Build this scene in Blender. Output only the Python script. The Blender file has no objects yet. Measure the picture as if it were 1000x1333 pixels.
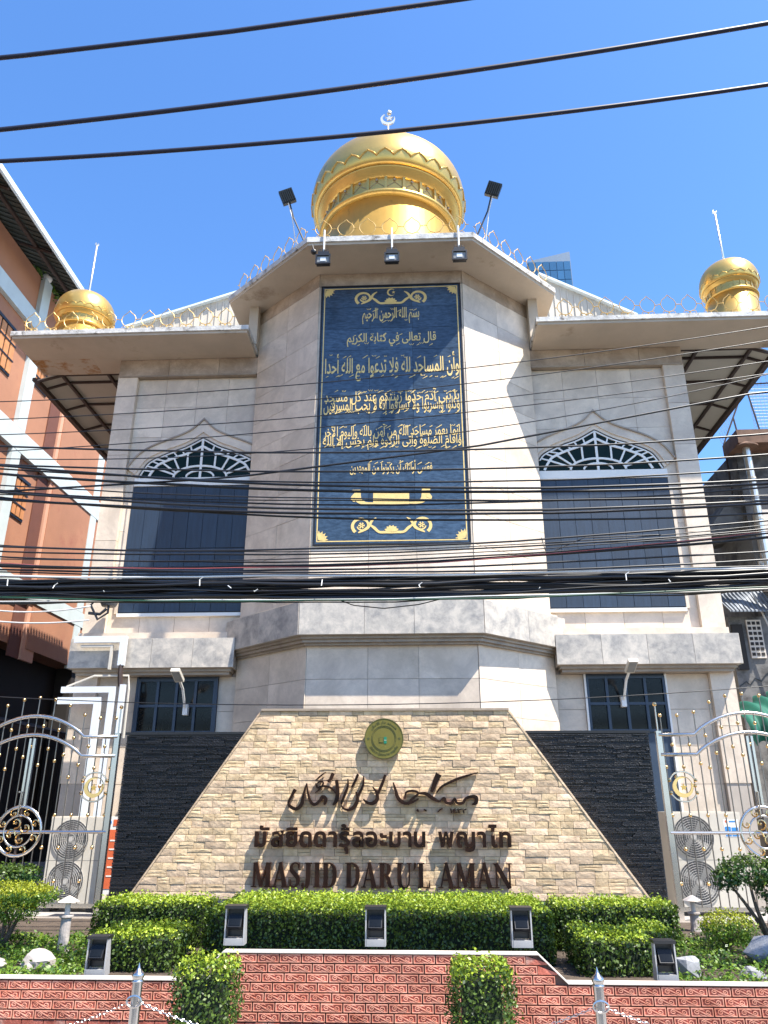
import bpy, math, random
import numpy as np
from mathutils import Vector, Matrix
random.seed(7); rng = np.random.default_rng(11)
SC = bpy.context.scene; COL = SC.collection
R = math.radians
# ---------------------------------------------------------------- camera
F_PX, PITCH, YAW = 985.0, 21.0, 2.6            # focal length in photo pixels (1000 x 1333)
CAMP = Vector((0, 0, 1.6))
cd = bpy.data.cameras.new('camera'); cam = bpy.data.objects.new('camera', cd); COL.objects.link(cam)
cam.location = CAMP; cam.rotation_euler = (R(90 + PITCH), 0, R(YAW))
cd.sensor_fit = 'VERTICAL'; cd.sensor_height = 24.0; cd.sensor_width = 18.0; cd.lens = F_PX / 1333.0 * 24.0
cd.clip_start = 0.05; cd.clip_end = 3000
SC.camera = cam
# ---------------------------------------------------------------- sky, sun, exposure
SUN = Vector((1.24, -0.83, 2.65)).normalized()
SUN_EL = math.asin(SUN.z); SUN_AZ = math.atan2(SUN.x, SUN.y)     # clockwise from +Y
world = bpy.data.worlds.new('World'); SC.world = world; world.use_nodes = True
wn = world.node_tree; bg = wn.nodes['Background']
sky = wn.nodes.new('ShaderNodeTexSky'); sky.sky_type = 'NISHITA'; sky.sun_disc = False
sky.sun_elevation = SUN_EL; sky.sun_rotation = SUN_AZ; sky.altitude = 10
sky.air_density = 1.0; sky.dust_density = 0.5; sky.ozone_density = 3.5
hsv = wn.nodes.new('ShaderNodeHueSaturation'); hsv.inputs['Saturation'].default_value = 1.2; hsv.inputs['Hue'].default_value = 0.504
wn.links.new(sky.outputs[0], hsv.inputs['Color']); wn.links.new(hsv.outputs[0], bg.inputs[0]); bg.inputs[1].default_value = 0.14
ld = bpy.data.lights.new('sun', 'SUN'); ld.energy = 4.9; ld.angle = R(0.53); ld.color = (1.0, 0.945, 0.85)
lo = bpy.data.objects.new('sun', ld); COL.objects.link(lo); lo.rotation_euler = SUN.to_track_quat('Z', 'Y').to_euler()
SC.view_settings.view_transform = 'Standard'; SC.view_settings.look = 'None'
SC.view_settings.gamma = 1; SC.view_settings.use_curve_mapping = False; SC.view_settings.exposure = 1.33

# ---------------------------------------------------------------- point helper
_p, _y = R(PITCH), R(YAW)
_f = Vector((-math.sin(_y) * math.cos(_p), math.cos(_y) * math.cos(_p), math.sin(_p)))
_r = Vector((math.cos(_y), math.sin(_y), 0)); _u = _r.cross(_f)
def pt(px, py, Y):
    d = _r * ((px - 500) / F_PX) + _u * ((666.5 - py) / F_PX) + _f
    return CAMP + d * (Y / d.y)

# ---------------------------------------------------------------- materials
def new_mat(name):
    m = bpy.data.materials.new(name); m.use_nodes = True
    return m, m.node_tree, m.node_tree.nodes['Principled BSDF']
def P(name, c, rough=0.6, metal=0.0, var=0.12, scale=2.5, bump=0.0, bscale=40, rnd=0.0, c2=None, stain=None, stain_scale=1.2, stain_thr=0.55, island=False, spec=None, stretch=None):
    """Noise-varied principled material; rnd varies it per object, stain adds blotches of another colour."""
    m, nt, b = new_mat(name); N = nt.nodes; Lk = nt.links
    tc = N.new('ShaderNodeTexCoord'); vec = tc.outputs['Object']
    oi = N.new('ShaderNodeObjectInfo')
    if stretch:
        mp = N.new('ShaderNodeMapping'); mp.inputs['Scale'].default_value = stretch; Lk.new(vec, mp.inputs[0]); vec = mp.outputs[0]
    no = N.new('ShaderNodeTexNoise'); no.noise_dimensions = '4D'; no.inputs['Scale'].default_value = scale
    no.inputs['Detail'].default_value = 6; no.inputs['Roughness'].default_value = 0.62
    Lk.new(vec, no.inputs['Vector'])
    w = N.new('ShaderNodeMath'); w.operation = 'MULTIPLY'; w.inputs[1].default_value = 37.0 if rnd else 0.0
    Lk.new(oi.outputs['Random'], w.inputs[0]); Lk.new(w.outputs[0], no.inputs['W'])
    rp = N.new('ShaderNodeValToRGB'); rp.color_ramp.elements[0].position = 0.3; rp.color_ramp.elements[1].position = 0.7
    c2 = c2 or c
    a = tuple(max(0, x * (1 - var)) for x in c); d = tuple(min(1, x * (1 + var)) for x in c2)
    rp.color_ramp.elements[0].color = a + (1,); rp.color_ramp.elements[1].color = d + (1,)
    Lk.new(no.outputs['Fac'], rp.inputs[0]); colr = rp.outputs[0]
    if stain:
        ns = N.new('ShaderNodeTexNoise'); ns.inputs['Scale'].default_value = stain_scale; ns.inputs['Detail'].default_value = 8; ns.inputs['Roughness'].default_value = 0.7
        Lk.new(vec, ns.inputs['Vector'])
        r2 = N.new('ShaderNodeValToRGB'); r2.color_ramp.elements[0].position = stain_thr; r2.color_ramp.elements[1].position = stain_thr + 0.13
        Lk.new(ns.outputs['Fac'], r2.inputs[0])
        mx = N.new('ShaderNodeMix'); mx.data_type = 'RGBA'; Lk.new(r2.outputs[0], mx.inputs[0]); Lk.new(colr, mx.inputs[6]); mx.inputs[7].default_value = tuple(stain) + (1,); colr = mx.outputs[2]
    if rnd or island:
        src = oi.outputs['Random']
        if island:
            g = N.new('ShaderNodeNewGeometry'); src = g.outputs['Random Per Island']
        mr = N.new('ShaderNodeMapRange'); k = rnd or 0.3
        mr.inputs['To Min'].default_value = 1 - k; mr.inputs['To Max'].default_value = 1 + k
        Lk.new(src, mr.inputs['Value'])
        hs = N.new('ShaderNodeHueSaturation'); Lk.new(mr.outputs[0], hs.inputs['Value']); Lk.new(colr, hs.inputs['Color']); colr = hs.outputs[0]
    Lk.new(colr, b.inputs['Base Color'])
    b.inputs['Roughness'].default_value = rough; b.inputs['Metallic'].default_value = metal
    if spec is not None: b.inputs['Specular IOR Level'].default_value = spec
    if bump:
        nb = N.new('ShaderNodeTexNoise'); nb.inputs['Scale'].default_value = bscale; nb.inputs['Detail'].default_value = 5
        Lk.new(vec, nb.inputs['Vector'])
        bp = N.new('ShaderNodeBump'); bp.inputs['Strength'].default_value = bump; bp.inputs['Distance'].default_value = 0.02
        Lk.new(nb.outputs['Fac'], bp.inputs['Height']); Lk.new(bp.outputs[0], b.inputs['Normal'])
    return m
def marble(name, c, vein, rnd=0.06, rough=0.4, amount=0.5, scale=1.4, dirt=None, dist=1.3):
    m, nt, b = new_mat(name); N = nt.nodes; Lk = nt.links
    tc = N.new('ShaderNodeTexCoord'); oi = N.new('ShaderNodeObjectInfo')
    w = N.new('ShaderNodeMath'); w.operation = 'MULTIPLY'; w.inputs[1].default_value = 61.0; Lk.new(oi.outputs['Random'], w.inputs[0])
    n1 = N.new('ShaderNodeTexNoise'); n1.noise_dimensions = '4D'; n1.inputs['Scale'].default_value = scale; n1.inputs['Detail'].default_value = 9
    n1.inputs['Roughness'].default_value = 0.68; n1.inputs['Distortion'].default_value = dist
    Lk.new(tc.outputs['Object'], n1.inputs['Vector']); Lk.new(w.outputs[0], n1.inputs['W'])
    rp = N.new('ShaderNodeValToRGB'); e = rp.color_ramp.elements
    e[0].position = 0.36; e[0].color = tuple(x * (1 - amount) + y * amount for x, y in zip(c, vein)) + (1,)
    e[1].position = 0.6; e[1].color = tuple(min(1, x * 1.05) for x in c) + (1,)
    Lk.new(n1.outputs['Fac'], rp.inputs[0])
    n2 = N.new('ShaderNodeTexNoise'); n2.noise_dimensions = '4D'; n2.inputs['Scale'].default_value = scale * 2.2; n2.inputs['Detail'].default_value = 10
    n2.inputs['Distortion'].default_value = 2.2; Lk.new(tc.outputs['Object'], n2.inputs['Vector']); Lk.new(w.outputs[0], n2.inputs['W'])
    r2 = N.new('ShaderNodeValToRGB'); f = r2.color_ramp.elements
    f[0].position = 0.485; f[0].color = (0, 0, 0, 1); f[1].position = 0.5; f[1].color = (1, 1, 1, 1)
    q = f.new(0.515); q.color = (0, 0, 0, 1)
    Lk.new(n2.outputs['Fac'], r2.inputs[0])
    sc_ = N.new('ShaderNodeMath'); sc_.operation = 'MULTIPLY'; sc_.inputs[1].default_value = 0.4 * amount; Lk.new(r2.outputs[0], sc_.inputs[0])
    mx = N.new('ShaderNodeMix'); mx.data_type = 'RGBA'; Lk.new(sc_.outputs[0], mx.inputs[0]); Lk.new(rp.outputs[0], mx.inputs[6]); mx.inputs[7].default_value = tuple(vein) + (1,)
    colr = mx.outputs[2]
    if dirt:
        n3 = N.new('ShaderNodeTexNoise'); n3.inputs['Scale'].default_value = 0.9; n3.inputs['Detail'].default_value = 9; n3.inputs['Roughness'].default_value = 0.75
        Lk.new(tc.outputs['Object'], n3.inputs['Vector'])
        r3 = N.new('ShaderNodeValToRGB'); r3.color_ramp.elements[0].position = 0.5; r3.color_ramp.elements[1].position = 0.68; Lk.new(n3.outputs['Fac'], r3.inputs[0])
        m3 = N.new('ShaderNodeMix'); m3.data_type = 'RGBA'; Lk.new(r3.outputs[0], m3.inputs[0]); Lk.new(colr, m3.inputs[6]); m3.inputs[7].default_value = tuple(dirt) + (1,); colr = m3.outputs[2]
    mr = N.new('ShaderNodeMapRange'); mr.inputs['To Min'].default_value = 1 - rnd; mr.inputs['To Max'].default_value = 1 + rnd; Lk.new(oi.outputs['Random'], mr.inputs['Value'])
    hs = N.new('ShaderNodeHueSaturation'); Lk.new(mr.outputs[0], hs.inputs['Value']); Lk.new(colr, hs.inputs['Color'])
    Lk.new(hs.outputs[0], b.inputs['Base Color']); b.inputs['Roughness'].default_value = rough
    bp = N.new('ShaderNodeBump'); bp.inputs['Strength'].default_value = 0.12; bp.inputs['Distance'].default_value = 0.01
    Lk.new(n1.outputs['Fac'], bp.inputs['Height']); Lk.new(bp.outputs[0], b.inputs['Normal'])
    return m
def leafmat(name, c, c2, trans=0.25):
    m, nt, b = new_mat(name); N = nt.nodes; Lk = nt.links
    g = N.new('ShaderNodeNewGeometry'); rp = N.new('ShaderNodeValToRGB'); rp.color_ramp.interpolation = 'LINEAR'
    rp.color_ramp.elements[0].color = tuple(c) + (1,); rp.color_ramp.elements[1].color = tuple(c2) + (1,)
    Lk.new(g.outputs['Random Per Island'], rp.inputs[0]); Lk.new(rp.outputs[0], b.inputs['Base Color'])
    b.inputs['Roughness'].default_value = 0.42; b.inputs['Specular IOR Level'].default_value = 0.45
    tr = N.new('ShaderNodeBsdfTranslucent'); Lk.new(rp.outputs[0], tr.inputs[0])
    mx = N.new('ShaderNodeMixShader'); mx.inputs[0].default_value = trans
    Lk.new(b.outputs[0], mx.inputs[1]); Lk.new(tr.outputs[0], mx.inputs[2]); Lk.new(mx.outputs[0], N['Material Output'].inputs[0])
    return m
M = {}
M['marble'] = marble('cream_marble', (0.69, 0.575, 0.45), (0.42, 0.34, 0.27), rnd=0.09, amount=0.62, rough=0.5, dirt=(0.50, 0.41, 0.31), dist=0.9)
M['marble_grey'] = marble('grey_marble', (0.50, 0.445, 0.375), (0.19, 0.185, 0.18), amount=0.8, scale=4.2, rough=0.42, dist=0.35)
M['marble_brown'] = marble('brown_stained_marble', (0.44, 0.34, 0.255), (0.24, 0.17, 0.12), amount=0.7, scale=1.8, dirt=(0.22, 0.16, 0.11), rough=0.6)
M['mould'] = marble('brown_moulding', (0.34, 0.27, 0.20), (0.18, 0.14, 0.11), amount=0.6, scale=2)
M['grout'] = P('grout', (0.38, 0.33, 0.28), 0.9)
M['concrete'] = P('painted_concrete', (0.47, 0.395, 0.31), 0.85, var=0.12, scale=1.3, stain=(0.27, 0.20, 0.135), stain_scale=1.1, stain_thr=0.58, bump=0.15, bscale=30)
M['concrete_rust'] = P('rust_stained_soffit', (0.47, 0.395, 0.31), 0.85, var=0.12, scale=1.3, stain=(0.33, 0.16, 0.05), stain_scale=2.6, stain_thr=0.47)
M['fascia'] = P('weathered_fascia', (0.50, 0.49, 0.47), 0.85, var=0.35, scale=5, bump=0.3, bscale=30, stain=(0.10, 0.09, 0.08), stain_scale=4.5, stain_thr=0.53)
M['steel_brown'] = P('brown_steel', (0.045, 0.028, 0.022), 0.6)
M['soffit_sheet'] = P('soffit_sheet', (0.42, 0.39, 0.33), 0.7, var=0.05)
M['roof_sheet'] = P('beige_roof_sheet', (0.52, 0.47, 0.39), 0.7, var=0.1)
M['flashing'] = P('pale_flashing', (0.62, 0.72, 0.78), 0.5)
M['gold'] = P('gold_paint', (0.66, 0.42, 0.115), 0.34, metal=0.72, var=0.09, scale=1.6, stain=(0.40, 0.24, 0.07), stain_scale=3.2, stain_thr=0.6, bump=0.12, bscale=5)
M['gold_thin'] = P('gold_rail_paint', (0.55, 0.36, 0.12), 0.45, metal=0.3, var=0.1)
M['gold_leaf'] = P('gold_lettering', (0.72, 0.52, 0.19), 0.5, metal=0.1, var=0.10, scale=14)
M['silver'] = P('finial_metal', (0.75, 0.70, 0.62), 0.35, metal=0.8)
M['granite'] = P('blue_black_granite', (0.022, 0.042, 0.074), 0.28, var=0.4, scale=9, rnd=0.28, c2=(0.040, 0.068, 0.108), bump=0.04, bscale=80, stretch=(1, 1, 3))
M['black_frame'] = P('black_frame', (0.01, 0.01, 0.012), 0.4)
M['blue_board'] = P('dark_blue_boards', (0.015, 0.030, 0.055), 0.5, var=0.25, scale=6, rnd=0.18, stretch=(4, 4, 0.4), bump=0.12, bscale=30)
M['blue_frame'] = P('dark_blue_frame', (0.026, 0.045, 0.075), 0.45, var=0.1)
M['fan_glass'] = P('dark_green_glass', (0.003, 0.012, 0.008), 0.25, var=0.3, spec=0.15)
M['lamp_box'] = P('grey_lamp_box', (0.38, 0.37, 0.36), 0.5, metal=0.3)
M['roof_under'] = P('dark_roof_sheet', (0.055, 0.06, 0.05), 0.7, var=0.3)
M['win_glass'] = P('dark_window_glass', (0.006, 0.007, 0.008), 0.12, var=0.5, scale=3, spec=0.25)
M['white_paint'] = P('white_paint', (0.74, 0.72, 0.68), 0.55, var=0.05)
M['white_plastic'] = P('white_plastic', (0.62, 0.65, 0.68), 0.4, var=0.05)
M['stone'] = P('sand_ledgestone', (0.47, 0.335, 0.215), 0.85, var=0.18, scale=7, rnd=0.27, c2=(0.64, 0.475, 0.315), bump=0.35, bscale=28)
M['slate'] = P('black_slate', (0.004, 0.004, 0.0055), 0.4, var=0.5, scale=9, island=True, rnd=0.5, bump=0.6, bscale=60)
M['bronze'] = P('dark_bronze', (0.008, 0.005, 0.004), 0.45, metal=0.0, var=0.4, scale=5, c2=(0.022, 0.010, 0.006), spec=0.12)
M['bronze_side'] = P('copper_returns', (0.30, 0.13, 0.06), 0.28, metal=0.85, var=0.3, scale=4)
M['olive'] = P('olive_gold_disc', (0.15, 0.13, 0.022), 0.5, metal=0.25, var=0.08, scale=6)
M['olive_dark'] = P('dark_olive_print', (0.06, 0.065, 0.015), 0.6)
M['green'] = P('green_print', (0.0, 0.16, 0.09), 0.5)
M['brick'] = P('red_scroll_brick', (0.33, 0.065, 0.035), 0.8, var=0.25, scale=9, rnd=0.2, c2=(0.40, 0.12, 0.08), stain=(0.44, 0.27, 0.21), stain_scale=3.2, stain_thr=0.53, bump=0.25, bscale=60)
M['brick_raised'] = P('worn_brick_relief', (0.52, 0.155, 0.085), 0.75, var=0.2, scale=9, rnd=0.16, c2=(0.62, 0.30, 0.21), stain=(0.60, 0.40, 0.32), stain_scale=2.2, stain_thr=0.6)
M['mortar'] = P('mortar', (0.13, 0.09, 0.075), 0.95, bump=0.2)
M['cap'] = P('white_wall_cap', (0.58, 0.51, 0.44), 0.7, var=0.08)
M['inox'] = P('stainless_steel', (0.52, 0.50, 0.48), 0.25, metal=1.0, var=0.06)
M['inox_dark'] = P('dull_steel_bars', (0.22, 0.20, 0.185), 0.3, metal=0.9, var=0.1)
M['brass'] = P('brass_balls', (0.75, 0.52, 0.24), 0.22, metal=1.0, var=0.05)
M['black_metal'] = P('black_metal', (0.012, 0.012, 0.013), 0.4)
M['lamp_glass'] = P('floodlight_glass', (0.25, 0.25, 0.24), 0.15)
M['ac'] = P('cream_casing', (0.52, 0.48, 0.41), 0.5, var=0.06)
M['ac_dark'] = P('fan_recess', (0.10, 0.10, 0.10), 0.6)
M['ac_grille'] = P('fan_grille_wire', (0.42, 0.40, 0.37), 0.5)
M['orange'] = P('terracotta_render', (0.35, 0.16, 0.09), 0.9, var=0.13, scale=0.8, stain=(0.30, 0.115, 0.07), stain_scale=0.6, stain_thr=0.55, bump=0.15, bscale=20)
M['orange_lit'] = P('lit_salmon_render', (0.56, 0.29, 0.19), 0.9, var=0.08)  # lighter copy of the terracotta; sunlight on the strip put into the colour
M['brown_strip'] = P('brown_shade_strip', (0.13, 0.045, 0.028), 0.85)
M['band'] = P('pale_blue_band', (0.48, 0.54, 0.54), 0.8, var=0.08)
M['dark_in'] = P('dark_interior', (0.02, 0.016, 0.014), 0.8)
M['wood'] = P('orange_wood', (0.48, 0.20, 0.07), 0.6, var=0.2, scale=5)
M['cable'] = P('black_cable', (0.010, 0.010, 0.012), 0.38)
M['cable_navy'] = P('navy_black_wire', (0.008, 0.007, 0.022), 0.5)
M['cable_green'] = P('dark_green_cable', (0.01, 0.05, 0.025), 0.4)
M['cable_red'] = P('faded_red_cable', (0.35, 0.08, 0.08), 0.5)
M['cable_white'] = P('pale_grey_cable', (0.55, 0.54, 0.52), 0.5)
M['tie'] = P('white_tie', (0.7, 0.7, 0.68), 0.5)
M['soil'] = P('garden_soil', (0.07, 0.05, 0.035), 0.95, var=0.4, scale=12, bump=0.8, bscale=30)
M['paving'] = P('paving', (0.30, 0.285, 0.27), 0.85, var=0.15, scale=3, bump=0.2)
M['street'] = P('asphalt', (0.055, 0.055, 0.058), 0.9, var=0.25, scale=8, bump=0.4, bscale=60)
M['bark'] = P('bark', (0.10, 0.075, 0.055), 0.9, var=0.4, scale=14, bump=0.7)
M['rock'] = P('white_rock', (0.33, 0.29, 0.26), 0.8, var=0.25, scale=7, bump=0.7, bscale=12)
M['rock_grey'] = P('grey_rock', (0.24, 0.24, 0.25), 0.8, var=0.3, scale=7, bump=0.7, bscale=12)
M['hedge_core'] = P('hedge_core', (0.010, 0.018, 0.006), 0.95)
M['leaf_hedge'] = leafmat('hedge_leaves', (0.009, 0.030, 0.004), (0.11, 0.175, 0.022))  # hedge sides; shade of their faces is partly put into this dark green
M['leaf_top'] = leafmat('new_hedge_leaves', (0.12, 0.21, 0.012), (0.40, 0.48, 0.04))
M['leaf_lime'] = leafmat('lime_leaves', (0.16, 0.20, 0.012), (0.42, 0.44, 0.03))
M['leaf_dark'] = leafmat('dark_leaves', (0.012, 0.045, 0.012), (0.05, 0.12, 0.03))
M['leaf_ground'] = leafmat('ground_leaves', (0.03, 0.10, 0.01), (0.18, 0.27, 0.03))
M['old_concrete'] = P('old_dark_concrete', (0.15, 0.145, 0.14), 0.95, var=0.35, scale=1.5, stain=(0.055, 0.052, 0.05), stain_scale=1.2, stain_thr=0.48, bump=0.4, bscale=10)
M['corr'] = P('grey_corrugated_sheet', (0.17, 0.19, 0.22), 0.6, var=0.15)
M['rust_sheet'] = P('rusty_sheet', (0.14, 0.075, 0.045), 0.8, var=0.4, scale=5)
M['awning'] = P('green_awning_cloth', (0.0, 0.085, 0.055), 0.7, var=0.15)
M['tower_glass'] = P('blue_tower_glass', (0.035, 0.12, 0.24), 0.2, var=0.12, scale=0.2, rnd=0.12)
M['tower_frame'] = P('tower_frame', (0.06, 0.13, 0.22), 0.5)
M['poster'] = P('orange_poster', (0.60, 0.12, 0.04), 0.6)
M['sticker'] = P('blue_sticker', (0.03, 0.22, 0.55), 0.5)
M['pink'] = P('pale_pink', (0.6, 0.45, 0.42), 0.7)

# ---------------------------------------------------------------- mesh builder
BASE = {}
def base_of(p): return BASE.get(p.name, Vector((0, 0, 0))) if p else Vector((0, 0, 0))
class MB:
    def __init__(s): s.v = []; s.f = []; s.m = []; s.k = 0
    def add(s, vs, fs):
        n = len(s.v); s.v += [tuple(v) for v in vs]; s.f += [tuple(i + n for i in f) for f in fs]; s.m += [s.k] * len(fs); return s
    def box(s, x0, x1, y0, y1, z0, z1, rz=0, c=None):
        vs = [(x, y, z) for z in (z0, z1) for x, y in ((x0, y0), (x1, y0), (x1, y1), (x0, y1))]
        if rz:
            cx, cy = c or ((x0 + x1) / 2, (y0 + y1) / 2); ca, sa = math.cos(rz), math.sin(rz)
            vs = [(cx + (x - cx) * ca - (y - cy) * sa, cy + (x - cx) * sa + (y - cy) * ca, z) for x, y, z in vs]
        return s.add(vs, [(3, 2, 1, 0), (4, 5, 6, 7), (0, 1, 5, 4), (1, 2, 6, 5), (2, 3, 7, 6), (3, 0, 4, 7)])
    def frame_box(s, O, U, V, Nn, u0, u1, v0, v1, n0, n1):
        O, U, V, Nn = map(Vector, (O, U, V, Nn))
        vs = [O + U * u + V * v + Nn * n for n in (n0, n1) for u, v in ((u0, v0), (u1, v0), (u1, v1), (u0, v1))]
        return s.add(vs, [(3, 2, 1, 0), (4, 5, 6, 7), (0, 1, 5, 4), (1, 2, 6, 5), (2, 3, 7, 6), (3, 0, 4, 7)])
    def prism_xy(s, poly, z0, z1):
        n = len(poly); vs = [(x, y, z0) for x, y in poly] + [(x, y, z1) for x, y in poly]
        return s.add(vs, [tuple(range(n - 1, -1, -1)), tuple(range(n, 2 * n))] + [(i, (i + 1) % n, n + (i + 1) % n, n + i) for i in range(n)])
    def prism_xz(s, poly, y0, y1):
        n = len(poly); vs = [(x, y0, z) for x, z in poly] + [(x, y1, z) for x, z in poly]
        return s.add(vs, [tuple(range(n)), tuple(range(2 * n - 1, n - 1, -1))] + [(i, n + i, n + (i + 1) % n, (i + 1) % n) for i in range(n)])
    def ribbon(s, pts, ws, y0, y1, smooth=0):
        """Stroke of varying width in the x-z plane, from depth y0 (front) to y1."""
        if not hasattr(ws, '__len__'): ws = [ws] * len(pts)
        if smooth: pts, ws = spline(pts, ws, smooth)
        n = len(pts); L_, R_ = [], []
        for i in range(n):
            a = pts[max(0, i - 1)]; b = pts[min(n - 1, i + 1)]
            dx, dz = b[0] - a[0], b[1] - a[1]; l = math.hypot(dx, dz) or 1e-6
            nx, nz = -dz / l, dx / l; w = ws[i] / 2
            L_.append((pts[i][0] + nx * w, pts[i][1] + nz * w)); R_.append((pts[i][0] - nx * w, pts[i][1] - nz * w))
        vs = []
        for i in range(n): vs += [(L_[i][0], y0, L_[i][1]), (R_[i][0], y0, R_[i][1]), (R_[i][0], y1, R_[i][1]), (L_[i][0], y1, L_[i][1])]
        fs = []
        for i in range(n - 1):
            a, b = 4 * i, 4 * i + 4
            fs += [(a, a + 1, b + 1, b), (a + 1, a + 2, b + 2, b + 1), (a + 2, a + 3, b + 3, b + 2), (a + 3, a, b, b + 3)]
        fs += [(0, 3, 2, 1), (4 * n - 4, 4 * n - 3, 4 * n - 2, 4 * n - 1)]
        return s.add(vs, fs)
    def tube(s, pts, r, n=6, closed=False):
        pts = [Vector(p) for p in pts]; m = len(pts)
        rs = r if hasattr(r, '__len__') else [r] * m
        vs = []; up0 = None
        for i in range(m):
            a = pts[(i - 1) % m] if closed else pts[max(0, i - 1)]; b = pts[(i + 1) % m] if closed else pts[min(m - 1, i + 1)]
            t = (b - a); t = t.normalized() if t.length > 1e-9 else Vector((0, 0, 1))
            if up0 is None: up0 = Vector((0, 1, 0)) if abs(t.y) < 0.9 else Vector((1, 0, 0))
            e1 = t.cross(up0); e1 = e1.normalized() if e1.length > 1e-6 else t.orthogonal().normalized()
            e2 = e1.cross(t); up0 = e2
            for k in range(n):
                q = 2 * math.pi * k / n; vs.append(pts[i] + e1 * (math.cos(q) * rs[i]) + e2 * (math.sin(q) * rs[i]))
        fs = []
        for i in range(m if closed else m - 1):
            for k in range(n):
                a, b = i * n, ((i + 1) % m) * n; fs.append((a + k, b + k, b + (k + 1) % n, a + (k + 1) % n))
        if not closed: fs += [tuple(range(n)), tuple(range((m - 1) * n + n - 1, (m - 1) * n - 1, -1))]
        return s.add(vs, fs)
    def lathe(s, prof, c=(0, 0), n=32, cap=True):
        vs = [(c[0] + r * math.cos(2 * math.pi * k / n), c[1] + r * math.sin(2 * math.pi * k / n), z) for r, z in prof for k in range(n)]
        fs = [(i * n + k, i * n + (k + 1) % n, (i + 1) * n + (k + 1) % n, (i + 1) * n + k) for i in range(len(prof) - 1) for k in range(n)]
        if cap: fs += [tuple(range(n - 1, -1, -1)), tuple(range((len(prof) - 1) * n, len(prof) * n))]
        return s.add(vs, fs)
    def ball(s, c, r, n=8, m=5, sz=1.0):
        pr = [(max(1e-4, r * math.sin(math.pi * i / m)), -r * sz * math.cos(math.pi * i / m)) for i in range(m + 1)]
        vs = [(c[0] + q * math.cos(2 * math.pi * k / n), c[1] + q * math.sin(2 * math.pi * k / n), c[2] + z) for q, z in pr for k in range(n)]
        fs = [(i * n + k, i * n + (k + 1) % n, (i + 1) * n + (k + 1) % n, (i + 1) * n + k) for i in range(m) for k in range(n)]
        return s.add(vs, fs)
    def disc_y(s, c, r, y0, y1, n=32):
        return s.prism_xz([(c[0] + r * math.cos(2 * math.pi * k / n), c[1] + r * math.sin(2 * math.pi * k / n)) for k in range(n)], y0, y1)
    def mesh(s, name, mat, off=Vector((0, 0, 0)), smooth=False):
        me = bpy.data.meshes.new(name)
        me.from_pydata([(v[0] - off.x, v[1] - off.y, v[2] - off.z) for v in s.v], [], s.f)
        for mm in (mat if isinstance(mat, (list, tuple)) else [mat]): me.materials.append(mm)
        if any(s.m): me.polygons.foreach_set('material_index', s.m)
        if smooth: me.polygons.foreach_set('use_smooth', [True] * len(me.polygons))
        me.update(); return me
    def build(s, name, mat, parent=None, smooth=False):
        me = s.mesh(name, mat, base_of(parent), smooth)
        o = bpy.data.objects.new(name, me); COL.objects.link(o); o.parent = parent
        if parent: BASE[o.name] = base_of(parent)
        if smooth == 'auto': pass
        return o
def spline(pts, ws, k):
    out, wo = [], []; n = len(pts)
    for i in range(n - 1):
        p = [pts[max(0, i - 1)], pts[i], pts[i + 1], pts[min(n - 1, i + 2)]]
        for j in range(k):
            t = j / k
            out.append(tuple(0.5 * ((2 * p[1][d]) + (-p[0][d] + p[2][d]) * t + (2 * p[0][d] - 5 * p[1][d] + 4 * p[2][d] - p[3][d]) * t * t + (-p[0][d] + 3 * p[1][d] - 3 * p[2][d] + p[3][d]) * t ** 3) for d in range(len(p[1]))))
            wo.append(ws[i] * (1 - t) + ws[i + 1] * t)
    out.append(tuple(pts[-1])); wo.append(ws[-1]); return out, wo
def thing(name, label, cat, loc, group=None):
    o = bpy.data.objects.new(name, None); COL.objects.link(o); o.empty_display_size = 0.2
    o.location = loc; BASE[o.name] = Vector(loc); o['label'] = label; o['category'] = cat
    if group: o['group'] = group
    return o
def tag(o, label, cat, group=None, kind=None):
    o['label'] = label; o['category'] = cat
    if group: o['group'] = group
    if kind: o['kind'] = kind
    return o
def struct(o): o['kind'] = 'structure'; return o
def inst(me, name, loc, parent, rot=None):
    o = bpy.data.objects.new(name, me); COL.objects.link(o); o.parent = parent
    o.location = Vector(loc) - base_of(parent)
    if rot is not None: o.rotation_euler = rot
    return o
def copy_thing(root, loc, label, group=None, rz=None):
    r = root.copy(); COL.objects.link(r); r.location = loc; r['label'] = label
    if rz is not None: r.rotation_euler = (0, 0, rz)
    if group: r['group'] = group
    BASE[r.name] = Vector(loc)
    for ch in list(root.children):
        c = ch.copy(); COL.objects.link(c); c.parent = r
        for g in ch.children:
            d = g.copy(); COL.objects.link(d); d.parent = c
    return r
# ---------------------------------------------------------------- writing
AR = {}
for ch, iso, n in (('ء',0xFE80,1),('أ',0xFE83,2),('إ',0xFE87,2),('ئ',0xFE89,4),('ا',0xFE8D,2),('ب',0xFE8F,4),('ت',0xFE95,4),('ج',0xFE9D,4),('ح',0xFEA1,4),('خ',0xFEA5,4),('د',0xFEA9,2),('ذ',0xFEAB,2),('ر',0xFEAD,2),('ز',0xFEAF,2),('س',0xFEB1,4),('ش',0xFEB5,4),('ص',0xFEB9,4),('ع',0xFEC9,4),('ف',0xFED1,4),('ق',0xFED5,4),('ك',0xFED9,4),('ل',0xFEDD,4),('م',0xFEE1,4),('ن',0xFEE5,4),('ه',0xFEE9,4),('و',0xFEED,2),('ى',0xFEEF,2),('ي',0xFEF1,4),('آ',0xFE81,2)): AR[ch] = (iso, n)
LAM = {'ا':0xFEFB,'أ':0xFEF7,'إ':0xFEF9,'آ':0xFEF5}
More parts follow.
